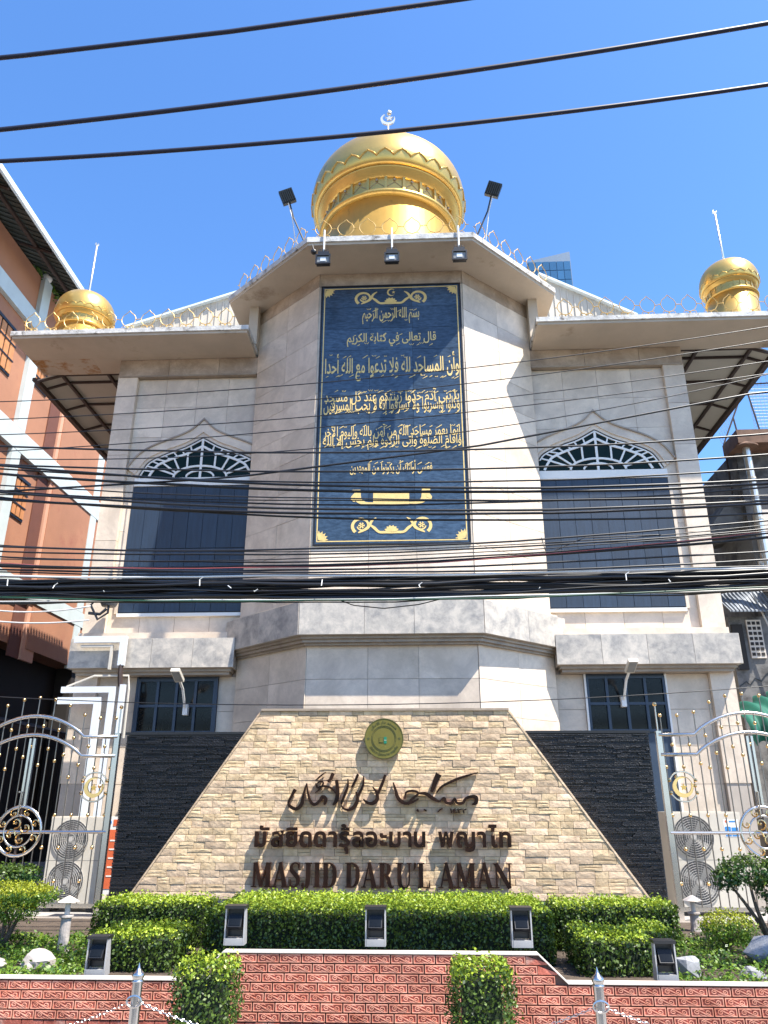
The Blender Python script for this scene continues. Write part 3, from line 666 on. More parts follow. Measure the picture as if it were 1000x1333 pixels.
vowels(425, 598, 465, 491, 34); vowels(424, 598, 511, 537, 46); vowels(424, 598, 556, 582, 46); vowels(474, 546, 404, 419, 10); vowels(456, 566, 437, 449, 12); vowels(458, 562, 603, 615, 14)
def curl(m, cx, cz, s, sx):
    """One scroll of the ornament: spiral, stem and leaf."""
    sp = [(cx + sx * s * (.50 + .36 * (1 - t * .62) * math.cos(2.6 + 6.6 * t)), cz + s * (.30 + .34 * (1 - t * .62) * math.sin(2.6 + 6.6 * t))) for t in np.linspace(0, 1, 22)]
    m.ribbon(sp, [s * w for w in np.linspace(.16, .05, 22)], GY, BY - .0184)
def ornament(z, name, s=.42, moon=False):
    m = MB(); cx = (PX0 + PX1) / 2
    for sx in (-1, 1):
        sp = [(cx + sx * s * (1.22 + .40 * (1 - t * .55) * math.cos(-.9 + 6.9 * t)), z + s * (.33 + .36 * (1 - t * .55) * math.sin(-.9 + 6.9 * t))) for t in np.linspace(0, 1, 24)]
        m.ribbon(sp, list(np.linspace(.135, .05, 24) * s), GY, BY - .0184)
        for k in range(6):
            a = k * math.pi / 3; m.ribbon([(cx + sx * s * 1.22 + .02 * s * math.cos(a), z + s * .33 + .02 * s * math.sin(a)), (cx + sx * s * 1.22 + .13 * s * math.cos(a), z + s * .33 + .13 * s * math.sin(a))], [.03 * s, .08 * s], GY - .0004 * (k + 1), BY - .0184)
        m.ribbon([(cx + sx * s * 1.35, z + s * .02), (cx + sx * s * .98, z + s * .22), (cx + sx * s * .80, z + s * .52), (cx + sx * s * .62, z + s * .66)], [.05 * s, .13 * s, .10 * s, .03 * s], GY - .0012, BY - .0186, smooth=4)
        m.ribbon([(cx + sx * s * .94, z + s * .40), (cx + sx * s * .70, z + s * .22), (cx + sx * s * .50, z + s * .04), (cx + sx * s * .22, z + s * .03), (cx, z + s * .03)], [.04 * s, .12 * s, .10 * s, .11 * s, .12 * s], GY - .0024, BY - .0188, smooth=4)
    for k, a in enumerate((-70, -42, -16, 16, 42, 70)):
        q = R(90 - a); m.ribbon([(cx, z + s * .06), (cx + s * .20 * math.cos(q), z + s * .06 + s * .20 * math.sin(q)), (cx + s * .30 * math.cos(q), z + s * .06 + s * .27 * math.sin(q))], [.06 * s, .13 * s, .01 * s], GY - .0034 - .0003 * k, BY - .0190)
    if moon:
        mc = (cx + .02, z + s * .62)
        m.ribbon([(mc[0] + .075 * math.cos(a), mc[1] + .075 * math.sin(a)) for a in np.linspace(R(50), R(310), 16)], [.004 + .028 * math.sin(math.pi * i / 15) for i in range(16)], GY - .001, BY - .0184)
        star(m, mc[0] + .035, mc[1], .035, GY - .001, BY - .0184)
    return m.build(name, M['gold_leaf'], panel)
def star(m, x, z, r, y0, y1, rot=90):
    m.prism_xz([(x + (r if k % 2 == 0 else r * .42) * math.cos(R(rot + k * 36)), z + (r if k % 2 == 0 else r * .42) * math.sin(R(rot + k * 36))) for k in range(10)], y0, y1)
ornament(pz(508, 396)[1], 'gold_ornament', .415, moon=True)
ornament(pz(508, 694)[1], 'gold_ornament', .415)
def corner_orn(x, z, sx, sz, s=.16):
    m = MB()
    for k in range(5):
        a = k / 4 * math.pi / 2; c, d = math.cos(a), math.sin(a)
        m.ribbon([(x, z), (x + sx * s * .6 * c, z + sz * s * .6 * d), (x + sx * s * c, z + sz * s * d)], [s * .1, s * .28, s * .04], GY - .0004 * k, BY - .0184)
    m.ribbon([(x + sx * s * .75 * math.cos(t), z + sz * s * .75 * math.sin(t)) for t in np.linspace(0, math.pi / 2, 8)], s * .1, GY - .0025, BY - .0186)
    m.build('corner_ornament', M['gold_leaf'], panel)
for sx, sz in ((1, 1), (-1, 1), (1, -1), (-1, -1)):
    corner_orn(PX0 + .10 if sx > 0 else PX1 - .10, PZ0 + .10 if sz > 0 else PZ1 - .10, sx, sz)
# cartouche: a speckled gold plate between two bracket scrolls
m = MB(); x0, z1 = pz(486, 640); x1, z0 = pz(533, 657); m.box(x0, x1, GY, BY - .0184, z0, z1); m.box(x0 + .03, x1 - .03, GY + .0004, BY - .0184, z0 - .02, z0 - .001)
cz = (z0 + z1) / 2
for sx in (-1, 1):
    ex = x0 if sx < 0 else x1
    m.ribbon([(ex + sx * .001, z0 + .03), (ex + sx * .14, z0 + .035), (ex + sx * .25, z0 + .10), (ex + sx * .26, z1 + .01)], [.03, .05, .11, .09], GY - .0006, BY - .0184, smooth=5)
    m.ribbon([(ex + sx * .30, z1 - .03), (ex + sx * .34, cz), (ex + sx * .30, z0 + .08)], [.03, .10, .05], GY - .0012, BY - .0184, smooth=4)
    m.ribbon([(ex + sx * .22, z1 + .015), (ex + sx * .36, z1 + .015)], .03, GY - .0018, BY - .0184)
m.build('gold_cartouche', M['gold_leaf'], panel)

# ================================================================ DOMES
def scallop(m, c, r, z, n, dr, dz, wr):
    pts = []
    for k in range(n):
        for t in (0, .14, .3, .42, .5, .58, .7, .86):
            a = 2 * math.pi * (k + t) / n
            h = {0: 0, .14: .38, .3: .66, .42: .82, .5: 1.0, .58: .82, .7: .66, .86: .38}[t]
            pts.append((c[0] + (r - dr * h) * math.cos(a), c[1] + (r - dr * h) * math.sin(a), z + dz * h))
    m.tube(pts, wr, 4, closed=True)
def dome(name, label, c, zb, s, fin, n=48, crescent=False, k_z=None, ztop=None):
    d = thing(name, label, 'dome', (c[0], c[1], zb))
    rb, ru = 1.87 * s, 1.0 * s
    ztop = ztop or zb + 5.4 * s; k_z = k_z or s; Z = lambda h: ztop - (5.4 - h) * k_z
    MB().lathe([(1.55 * s, zb), (1.55 * s, Z(2.88)), (1.50 * s, Z(2.89))], c, n, cap=False).build('drum', M['gold'], d, smooth=True)
    cor = MB().lathe([(1.50 * s, Z(2.86)), (1.60 * s, Z(2.87)), (1.665 * s, Z(2.90)), (1.675 * s, Z(2.95)), (1.62 * s, Z(2.99)), (1.56 * s, Z(3.0)), (1.5 * s, Z(3.01))], c, n, cap=False); cor.build('lower_cornice', M['gold'], d, smooth=True)
    MB().lathe([(1.53 * s, Z(3.0)), (1.53 * s, Z(3.42))], c, n, cap=False).build('niche_band', M['gold'], d, smooth=True)
    k = 24
    for i in range(k):
        a = 2 * math.pi * i / k
        if math.sin(a) > .35: continue
        rm = MB(); cx, cy = c[0] + 1.545 * s * math.cos(a), c[1] + 1.545 * s * math.sin(a)
        rm.box(cx - .025 * s, cx + .035 * s, cy - .03 * s, cy + .03 * s, Z(3.01), Z(3.41), rz=a); rm.build('rib', M['gold'], d)
        a2 = a + math.pi / k; cx, cy = c[0] + 1.545 * s * math.cos(a2), c[1] + 1.545 * s * math.sin(a2)
        if crescent:
            MB().ball((cx, cy, Z(3.33)), .035 * s, 6, 4).build('niche_lamp', M['mould'], d)
        st = MB(); st.tube([(c[0] + 1.535 * s * math.cos(a + t * 2 * math.pi / k), c[1] + 1.535 * s * math.sin(a + t * 2 * math.pi / k), Z(z)) for t, z in ((.1, 3.14), (.5, 3.27), (.9, 3.14))], .008 * s, 4); st.build('niche_arch', M['mould'], d)
    MB().lathe([(1.50 * s, Z(3.39)), (1.585 * s, Z(3.40)), (1.60 * s, Z(3.45)), (1.66 * s, Z(3.47)), (1.67 * s, Z(3.52)), (1.71 * s, Z(3.54)), (1.73 * s, Z(3.59)), (1.60 * s, Z(3.60))], c, n, cap=False).build('upper_cornice', M['gold'], d, smooth=True)
    prof = [(1.66, 3.59), (1.775, 3.60), (1.825, 3.66), (1.86, 3.77), (1.875, 3.90), (1.865, 4.04), (1.83, 4.25), (1.75, 4.47), (1.62, 4.68), (1.42, 4.88), (1.15, 5.05), (.82, 5.18), (.5, 5.27), (.25, 5.33), (.1, 5.38), (.05, 5.46)]
    prof, _ = spline(prof, [1] * len(prof), 3)
    MB().lathe([(r * s, Z(z)) for r, z in prof], c, n, cap=False).build('bulb', M['gold'], d, smooth=True)
    sc_ = MB(); scallop(sc_, c, 1.868 * s, Z(3.74), 30 if crescent else 22, -.008 * s, .17 * k_z, .022 * s); sc_.build('scallop_trim', M['gold'], d)
    f = MB(); zt = Z(5.42)
    f.lathe([(.10 * s + .01, zt - .05 * s), (.12 * s, zt), (.05 * s, zt + .06 * s), (.02, zt + .08 * s), (.02, zt + fin)], c, 10)
    f.ball((c[0], c[1], zt + .08 * s + .03), .05 if not crescent else .07, 10, 6)
    fo = f.build('finial', M['silver'], d, smooth=True)
    g = MB(); r0 = .17 if crescent else .035; zc = zt + fin + r0 * .8
    g.ribbon([(c[0] + r0 * math.cos(a), zc + r0 * math.sin(a)) for a in np.linspace(R(120), R(380), 22)], [.008 + r0 * .42 * math.sin(math.pi * i / 21) for i in range(22)], c[1] - .02, c[1] + .02)
    g.build('crescent', M['silver'], d)
    if crescent:
        g = MB(); star(g, c[0] + .03, zc + .02, .11, c[1] - .018, c[1] + .018); g.ball((c[0] + .03, c[1], zc + .20), .07, 8, 6); g.build('star', M['silver'], d)
    return d
dome('golden_dome', 'large golden onion dome with crescent finial above the central bay', (-.56, 14.7), 11.32, 1.0, 1.32, 64, True)
cb = MB(); cb.lathe([(1.98, 11.32), (1.98, 11.62), (1.70, 11.66), (1.70, 11.90), (1.52, 11.93)], (-.56, 14.7), 40, cap=False)
tag(cb.build('dome_kerb', M['cap'], None), 'whitewashed stepped ring at the foot of the large golden dome', 'kerb')
dome('golden_dome', 'small golden dome with a thin finial on the left wing roof', (-7.0, 13.3), 10.27, .325, 1.32, 40, k_z=.40, ztop=11.86)
dome('golden_dome', 'small golden dome with a thin finial on the right wing roof', (6.47, 13.1), 10.27, .305, 1.32, 40, k_z=.385, ztop=12.03)
for x, y in ((-7.0, 13.3), (6.47, 13.1)):
    b = MB().lathe([(.60, 10.265), (.60, 10.42), (.55, 10.45), (.48, 10.46)], (x, y), 24, cap=False).build('dome_base', M['cap'])
    tag(b, 'whitewashed round base under the small golden dome on the %s wing' % ('left' if x < 0 else 'right'), 'base')

# ================================================================ ORNAMENTAL ROOF RAILINGS
def hoop_mesh():
    m = MB(); H = [(0, .045), (-.065, .06), (-.125, .13), (-.15, .22), (-.115, .31), (-.05, .365), (0, .425)]
    loop = spline([(a, 0, b) for a, b in H], [1] * 7, 3)[0]; loop += [(-x, y, z) for x, y, z in reversed(loop[:-1])]
    m.tube(loop, .0085, 4)
    for s in (-1, 1):
        m.tube([(s * x, 0, z) for x, z in ((.0, -.02), (.015, .045), (.06, .065), (.115, .05), (.125, .005), (.09, -.01), (.075, .02))], .008, 4)
        m.tube([(s * .15, 0, .21), (s * .206, 0, .21)], .010, 4)
    m.tube([(0, 0, -.06), (0, 0, .045)], .012, 4)
    return m.mesh('railing_hoop', M['gold_thin'])
HM = hoop_mesh()
def railing(label, p, q, z, n):
    p, q = Vector((*p, z)), Vector((*q, z)); d = (q - p)
    t = thing('roof_railing', label, 'railing', p[:], 'golden ogee railings on the roof edges')
    ang = math.atan2(d.y, d.x)
    b = MB(); b.tube([p, q], .012, 4); b.build('base_rail', M['gold_thin'], t)
    for i in range(n):
        o = inst(HM, 'hoop', p + d * ((i + .5) / n) + Vector((0, 0, .06)), t, rot=(random.uniform(-.04, .04), random.uniform(-.03, .03), ang))
        o.scale = ((d.length / n) / .412, 1, 1)
railing('golden ogee railing along the front edge of the central bay roof', (-1.86, 11.27), (1.06, 11.27), 11.36, 7)
railing('golden ogee railing on the left sloping edge of the central bay roof', (-3.62, 12.84), (-1.95, 11.33), 11.36, 6)
railing('golden ogee railing on the right sloping edge of the central bay roof', (1.15, 11.33), (2.78, 12.86), 11.36, 6)
railing('golden ogee railing along the front edge of the left wing roof', (-7.78, 12.42), (-3.5, 12.42), 10.29, 11)
railing('golden ogee railing along the front edge of the right wing roof', (2.75, 12.42), (7.08, 12.42), 10.29, 11)
railing('golden ogee railing on the far left side edge of the left wing roof', (-7.80, 12.5), (-7.80, 14.1), 10.29, 4)
railing('golden ogee railing on the far right side edge of the right wing roof', (7.06, 12.5), (7.06, 14.1), 10.29, 4)
# ================================================================ LAMPS ON THE MOSQUE
def eave_flood(x, label, camx=False):
    t = thing('floodlight', label, 'floodlight', (x, 11.22, 11.0), 'floodlights hanging under the bay eave')
    MB().tube([(x, 11.10, 11.45), (x, 11.10, 11.0), (x, 11.12, 10.93)], .017, 6).build('bracket', M['white_paint'], t)
    b = MB(); b.box(x - .10, x + .10, 11.05, 11.30, 10.80, 10.93)
    for k in range(6): b.box(x - .09 + k * .032, x - .078 + k * .032, 11.06, 11.29, 10.93, 10.985)
    b.build('housing', M['black_metal'], t)
    h = MB(); c = Vector((x, 11.12, 10.72)); 
    h.box(x - .135, x + .135, 11.00, 11.035, 10.62, 10.65); h.box(x - .135, x + .135, 11.00, 11.035, 10.80, 10.83); h.box(x - .135, x - .11, 11.00, 11.035, 10.65, 10.80); h.box(x + .11, x + .135, 11.00, 11.035, 10.65, 10.80)
    h.box(x - .12, x + .12, 11.036, 11.10, 10.63, 10.82); h.build('bezel', M['black_metal'], t)
    MB().box(x - .108, x + .108, 11.025, 11.034, 10.652, 10.798).build('lens', M['lamp_glass'], t)
    MB().box(x - .05, x + .05, 11.018, 11.0245, 10.69, 10.77).build('led_plate', M['white_plastic'], t)
    return t
eave_flood(-1.60, 'left black floodlight hanging under the eave above the inscription panel')
eave_flood(-.36, 'middle black floodlight hanging under the eave above the inscription panel')
eave_flood(.85, 'right black floodlight hanging under the eave above the inscription panel')
cam_ = thing('security_camera', 'small black camera beside the left hanging floodlight', 'camera', (-1.79, 11.15, 11.0))
MB().ball((-1.79, 11.12, 10.98), .055, 10, 6).build('housing', M['black_metal'], cam_); MB().tube([(-1.79, 11.12, 11.03), (-1.82, 11.15, 11.16)], .012, 5).build('stem', M['black_metal'], cam_)
def pole_flood(x, sx, label):
    zb = 11.34; t = thing('pole_floodlight', label, 'floodlight', (x, 11.25, zb))
    e = (x + sx * .34, 11.15, zb + .84)
    MB().tube([(x, 11.25, zb - .12), (x + sx * .26, 11.2, zb + .52), e], .016, 5).build('pole', M['black_metal'], t)
    MB().tube([(x + sx * .20, 11.3, zb - .1), (x + sx * .28, 11.2, zb + .5), (x + sx * .36, 11.12, zb + .8)], .009, 4).build('stay', M['white_paint'], t)
    h = MB(); O = Vector(e); U = Vector((math.cos(R(-22 * sx)), 0, math.sin(R(-22 * sx)))); V = Vector((math.sin(R(22 * sx)), -.35, math.cos(R(22 * sx)))).normalized(); N_ = U.cross(V)
    h.frame_box(O, U, V, N_, -.13, .13, -.02, .24, -.05, .05)
    for k in range(7): h.frame_box(O, U, V, N_, -.12 + k * .037, -.105 + k * .037, .0, .22, .05, .085)
    h.build('lamp_head', M['black_metal'], t)
pole_flood(-1.95, -1, 'black floodlight on a thin leaning pole at the left corner of the bay roof')
pole_flood(1.16, 1, 'black floodlight on a thin leaning pole at the right corner of the bay roof')
def arm_lamp(x, y, z, lab, dx):
    t = thing('wall_lamp', lab, 'lamp', (x, 13.2, z - .45))
    MB().tube([(x + dx, 13.2, z - .42), (x + dx, 13.1, z - .33), (x + dx * .6, 12.9, z - .12), (x, 12.6, z)], .022, 7).build('arm', M['white_paint'], t)
    MB().box(x + dx - .04, x + dx + .04, 13.17, 13.28, z - .52, z - .34).build('wall_bracket', M['white_paint'], t)
    h = MB(); U = Vector((1, 0, 0)); V = Vector((0, -.8, .35)).normalized(); N_ = U.cross(V)
    h.frame_box(Vector((x, 12.6, z)), U, V, N_, -.075, .075, -.05, .28, -.03, .03); h.build('lamp_head', M['ac'], t)
    g = MB(); g.frame_box(Vector((x, 12.6, z)), U, V, N_, -.06, .06, -.02, .25, -.036, -.031); g.frame_box(Vector((x, 12.6, z)), U, V, N_, -.06, .06, -.02, .25, .031, .036); g.build('lamp_lens', M['lamp_glass'], t)
arm_lamp(-3.99, 12.6, 3.52, 'cream street-type lamp on a bent arm over the lower left window', -.03)
arm_lamp(3.44, 12.6, 3.62, 'cream street-type lamp on a bent arm over the lower right window', .0)
# ---- white ducts and pipes at the left corner
def duct(label, pts, w, mat=None, d=.07):
    m = MB(); Y = 12.83
    for (a, b) in zip(pts, pts[1:]):
        x0, x1 = sorted((a[0], b[0])); z0, z1 = sorted((a[1], b[1]))
        m.box(x0 - w / 2, x1 + w / 2, Y - d, Y, z0 - w / 2, z1 + w / 2) if (a[0] == b[0]) else m.box(x0 + w / 2, x1 - w / 2 - .001, Y - d + .002, Y - .002, z0 - w / 2, z1 + w / 2)
    return tag(m.build('cable_duct', mat or M['white_plastic']), label, 'duct', 'white ducts on the left corner of the mosque')
duct('wide white duct along the top of the grey ledge, turning down at its end', [(-6.0, 4.235), (-5.08, 4.235), (-5.08, 3.84)], .11)
duct('thin cream pipe following the wide white duct over the grey marble ledge', [(-5.85, 4.12), (-5.28, 4.12), (-5.28, 3.74)], .04, M['ac'], .05)
duct('upper white duct bending down beside the lower left window', [(-6.10, 3.38), (-5.17, 3.38), (-5.17, .3)], .10)
duct('lower white duct bending down behind the left gate', [(-6.14, 3.20), (-5.40, 3.20), (-5.40, .3)], .11)
duct('white vertical duct nearest to the lower left window', [(-5.0, 3.42), (-5.0, .3)], .085)
tag(MB().tube([(-5.08, 12.80, 3.80), (-5.08, 12.8, 3.66), (-5.06, 12.82, 3.44)], .045, 8).build('dark_pipe', M['steel_brown']), 'short dark brown pipe under the wide white duct', 'pipe')
tag(MB().tube([(-6.0, 12.86, 3.44), (-5.55, 12.86, 3.62), (-4.95, 12.86, 3.62), (-4.92, 12.86, 3.4), (-4.93, 12.9, 2.6)], .02, 6).build('thin_pipe', M['ac']), 'thin cream conduit rising and bending above the white ducts', 'pipe')
cl = thing('cable_anchor', 'black cable anchor with hanging loops on the left corner of the mosque', 'cable anchor', (-5.64, 12.95, 4.84))
MB().tube([(-5.70, 12.9, 5.02), (-5.78, 12.85, 4.86), (-5.62, 12.84, 4.60), (-5.46, 12.86, 4.72), (-5.48, 12.9, 4.95)], .022, 6).build('loop', M['cable'], cl)
MB().tube([(-5.86, 12.85, 4.98), (-5.55, 12.86, 4.97)], .03, 6).build('clamp', M['black_metal'], cl)
MB().tube([(-5.80, 12.85, 4.72), (-5.60, 12.86, 4.70), (-5.5, 12.88, 4.8)], .028, 6).build('clamp', M['black_metal'], cl)
mt = MB(); mt.lathe([(.0001, 5.12), (.10, 5.12), (.15, 5.04), (.15, 4.92), (.12, 4.86), (.0001, 4.86)], (-5.50, 12.95), 14, cap=False); mt.build('junction_cup', M['old_concrete'], cl, smooth=False)

# ================================================================ SIGN WALL
SY = 10.62
PYR = [(-3.76, .45), (2.84, .45), (1.21, 2.78), (-2.17, 2.79)]
bw = thing('slate_wall', 'low wall of thin black slate strips behind the pale stone sign wall', 'wall', (-.5, 11.0, 0))
MB().box(-4.13, 3.13, 11.0, 11.28, 0.0, 2.49).build('wall_core', M['black_metal'], bw)
MB().box(-4.17, 3.17, 10.975, 11.3, 2.495, 2.53).build('coping', M['black_frame'], bw)
sl = MB(); z = .10
while z < 2.48:
    h = random.choice((.016, .02, .024, .028)); x = -4.14
    while x < 3.14:
        w = random.uniform(.10, .42); x1 = min(x + w, 3.14); zt = min(z + h, 2.49)
        if not (PYR[0][0] + .35 + (z - .45) * .68 < x and x1 < PYR[1][0] - .35 - (z - .45) * .7 and z > .4):
            sl.box(x + .002, x1 - .002, 10.955 + random.uniform(-.014, .016), 11.001, z + .0015, zt - .0015)
        x = x1
    z += h
sl.build('slate_strip', M['slate'], bw)['kind'] = 'stuff'
sw = thing('sign_wall', 'sloping-sided wall of pale sandstone pieces carrying the mosque name', 'wall', (-.5, 10.7, 0))
core = MB(); core.prism_xz([(PYR[0][0] - .0, .3), (PYR[1][0], .3), (PYR[1][0], .45), PYR[2], PYR[3], (PYR[0][0], .45)], SY + .03, 10.94); core.build('wall_core', M['grout'], sw)
ed = MB(); ed.ribbon([PYR[3], PYR[2]], .03, SY - .025, 10.945); ed.build('coping', M['mould'], sw)
for a, b in ((PYR[0], PYR[3]), (PYR[1], PYR[2])): MB().ribbon([a, (b[0], b[1] - .016)], .022, SY - .012, 10.943).build('edge_trim', M['stone'], sw)
pieces = []; z = .455; rh = .0835
while z < 2.76:
    z1 = min(z + rh, 2.775); t0 = (z - .45) / 2.335; t1 = (z1 - .45) / 2.335
    xl = lambda t: PYR[0][0] + (PYR[3][0] - PYR[0][0]) * t; xr = lambda t: PYR[1][0] + (PYR[2][0] - PYR[1][0]) * t
    x = xl(t0) + .012; 
    while x < xr(t0) - .03:
        w = random.choice((.16, .20, .25, .30)) * random.uniform(.92, 1.08); x1 = min(x + w, xr(t0) - .012)
        if xr(t0) - x1 < .08: x1 = xr(t0) - .012
        split = random.random() < .22
        subs = [(z, z1)] if not split else [(z, (z + z1) / 2), ((z + z1) / 2, z1)]
        for (a, b) in subs:
            ta, tb = (a - .45) / 2.335, (b - .45) / 2.335
            q = [(max(x, xl(ta) + .012), a), (min(x1, xr(ta) - .012), a), (min(x1, xr(tb) - .012), b), (max(x, xl(tb) + .012), b)]
            if q[1][0] - q[0][0] > .02 and q[2][0] - q[3][0] > .005: pieces.append(q)
        x = x1
    z = z1
def stone_piece(m, q):
    g = .0022; (a, b, c, d) = q; q2 = [(a[0] + g, a[1] + g), (b[0] - g, b[1] + g), (c[0] - g, c[1] - g), (d[0] + g, d[1] - g)]
    y = SY - random.uniform(0, .009); mx, mz = sum(p[0] for p in q2) / 4, sum(p[1] for p in q2) / 4
    vs = [(x, SY + .031, zz) for x, zz in q2] + [(x, y + random.uniform(0, .004), zz) for x, zz in q2]
    k = random.uniform(.3, .7); vs += [(q2[0][0] + (q2[1][0] - q2[0][0]) * k, y - random.uniform(0, .003), mz + random.uniform(-.01, .01))]
    m.add(vs, [(0, 1, 5, 4), (1, 2, 6, 5), (2, 3, 7, 6), (3, 0, 4, 7), (4, 5, 8), (5, 6, 8), (6, 7, 8), (7, 4, 8)])
order = sorted(range(len(pieces)), key=lambda i: -(pieces[i][1][0] - pieces[i][0][0]) * (pieces[i][3][1] - pieces[i][0][1]))
big = set(order[:300]); rest = MB()
for i, q in enumerate(pieces):
    if i in big: m_ = MB(); stone_piece(m_, q); m_.build('stone', M['stone'], sw)
    else: stone_piece(rest, q)
M['stone_rest'] = P('sand_ledgestone_small', (0.50, 0.355, 0.20), 0.85, var=0.16, scale=9, rnd=0.2, c2=(0.62, 0.465, 0.285), bump=0.35, bscale=28, island=True)
rest.build('small_stones', M['stone_rest'], sw)['kind'] = 'stuff'

# ---- emblem
em = thing('round_emblem', 'olive gold round emblem with a small green book above the sign lettering', 'emblem', (-.48, SY - .1, 2.40))
EY = SY - .085
MB().disc_y((-.48, 2.40), .262, EY, SY - .05, 40).build('disc', M['olive'], em)
MB().disc_y((-.48, 2.40), .11, SY - .049, SY - .02, 20).build('mount', M['black_metal'], em)
def ring(m, cx, cz, r, w, y0, y1, a0=0, a1=360, n=40): m.ribbon([(cx + r * math.cos(R(a)), cz + r * math.sin(R(a))) for a in np.linspace(a0, a1, n)], w, y0, y1)
m = MB(); ring(m, -.48, 2.40, .255, .008, EY - .004, EY - .0005); ring(m, -.48, 2.40, .165, .005, EY - .004, EY - .0005); ring(m, -.48, 2.40, .150, .004, EY - .004, EY - .0005); m.build('ring_line', M['olive_dark'], em)
def arc_text(s, r, amid, span, h, flip):
    """Small writing bent round the emblem."""
    me, v = text_raw(s, .01, 1); lo, hi = v.min(0), v.max(0); u = (v[:, 0] - lo[0]) / (hi[0] - lo[0]); w = (v[:, 1] - lo[1]) / (hi[1] - lo[1])
    if not flip: a = np.radians(amid + span / 2 - u * span); rr = r + w * h
    else: a = np.radians(amid - span / 2 + u * span); rr = r + h - w * h
    off = base_of(em)
    me.vertices.foreach_set('co', np.stack([-.48 + rr * np.cos(a) - off.x, EY - .002 + (v[:, 2]) * .003 - off.y, 2.40 + rr * np.sin(a) - off.z], 1).ravel())
    me.materials.clear(); me.materials.append(M['olive_dark']); me.update(); o = bpy.data.objects.new('emblem_writing', me); COL.objects.link(o); o.parent = em
arc_text(shape('مسجد دار الامان'), .182, 90, 110, .05, False)
arc_text('มัสยิดดารุ้ลอะมาน พญาไท', .182, 270, 120, .048, True)
for x in (-.48 - .207, -.48 + .207):
    m = MB(); star(m, x, 2.40, .022, EY - .003, EY - .0005); m.build('star', M['olive_dark'], em)
MB().box(-.545, -.487, EY - .004, EY - .0005, 2.345, 2.415).build('book_page', M['olive_dark'], em)
MB().box(-.541, -.491, EY - .006, EY - .0045, 2.350, 2.410).build('book_page', M['olive'], em)
MB().box(-.479, -.443, EY - .004, EY - .0005, 2.335, 2.42).build('book_cover', M['green'], em)
MB().box(-.477, -.447, EY - .0055, EY - .0045, 2.375, 2.38).build('book_line', M['cap'], em)

# ---- big letters: hollow bronze boxes standing 14 cm off the stone
LF, LB = SY - .082, SY - .024
def glyph(name, strokes, parent, f):
    """strokes: list of (points, widths, smooth); f maps glyph units to wall metres."""
    m = MB(); s2 = MB()
    for k, (pts, ws, sm) in enumerate(strokes):
        if not hasattr(ws, '__len__'): ws = [ws] * len(pts)
        q = [f(p) for p in pts]; sc_ = f.s
        m.ribbon(q, [w * sc_ for w in ws], LF - .0009 * k, LF + .02, smooth=sm)
        s2.ribbon(q, [w * sc_ * .97 for w in ws], LF + .0205, LB + .0007 * k, smooth=sm)
    o = m.build(name, M['bronze'], parent); s2.build('letter_return', M['bronze_side'], o)
    return o
T, t_ = .21, .075   # thick and thin strokes of the serif capitals (height 1)
def serif(x, z, w=.30): return ([(x - w / 2, z), (x + w / 2, z)], .05, 0)
def stem(x, w=T): return [([(x, .0), (x, 1.0)], w, 0), serif(x, .025, w + .14), serif(x, .975, w + .14)]
GL = {
 'M': (1.02, [([(.14, 0), (.14, 1)], t_, 0), serif(.14, .025, .26), ([(.10, .975), (.30, .975)], .05, 0), ([(.20, 1.0), (.50, .03)], [T * .95, T * .7], 0), ([(.78, 1.0), (.50, .03)], [t_, t_], 0), ([(.84, 0), (.84, 1)], T, 0), serif(.84, .025, .34), ([(.72, .975), (.99, .975)], .05, 0)]),
 'A': (.84, [([(.14, 0), (.40, 1.0)], [t_, t_], 0), ([(.40, 1.02), (.66, 0)], [T * .75, T * 1.05], 0), ([(.22, .32), (.56, .32)], .055, 0), serif(.13, .025, .24), serif(.67, .025, .34)]),
 'S': (.62, [([(.50, .76), (.47, .93), (.30, .985), (.14, .88), (.13, .70), (.30, .54), (.46, .38), (.46, .16), (.30, .02), (.13, .08), (.09, .27)], [.04, .07, .07, .12, .17, .20, .20, .14, .07, .06, .04], 4), ([(.52, .70), (.52, 1.0)], .035, 0), ([(.08, .0), (.08, .32)], .035, 0)]),
 'J': (.57, [([(.34, 1.0), (.34, .25), (.28, .03), (.14, -.02), (.06, .10)], [T, T, .16, .09, .11], 4), serif(.34, .975, .36), ([(.04, .13), (.12, .13)], .11, 0)]),
 'I': (.45, stem(.22)),
 'D': (.80, stem(.20) + [([(.20, .975), (.42, .96), (.60, .80), (.64, .5), (.60, .20), (.42, .04), (.20, .025)], [.05, .07, .17, .21, .17, .07, .05], 4)]),
 'R': (.84, stem(.20) + [([(.20, .975), (.42, .96), (.54, .86), (.55, .72), (.50, .57), (.40, .52), (.20, .51)], [.05, .06, .15, .19, .14, .06, .05], 4), ([(.38, .50), (.50, .38), (.58, .12), (.68, .02), (.78, .06)], [.06, .17, .18, .11, .04], 4)]),
 'U': (.86, [([(.22, 1.0), (.22, .30), (.30, .06), (.46, .0), (.62, .06), (.70, .30), (.70, 1.0)], [T, T, .17, .08, .07, .07, .07], 4), serif(.22, .975, .36), serif(.70, .975, .24)]),
 "'": (.22, [([(.13, 1.0), (.12, .85), (.06, .70)], [.12, .10, .03], 3)]),
 'L': (.68, stem(.20) + [([(.20, .025), (.60, .025)], .05, 0), ([(.60, .0), (.62, .28)], [.10, .03], 0)]),
 'N': (.96, [([(.16, 0), (.16, 1)], t_, 0), serif(.16, .025, .26), ([(.14, .99), (.78, .0)], [T, T], 0), ([(.80, 0), (.80, 1)], t_, 0), serif(.80, .975, .26), ([(.02, .975), (.2, .975)], .05, 0)]),
}
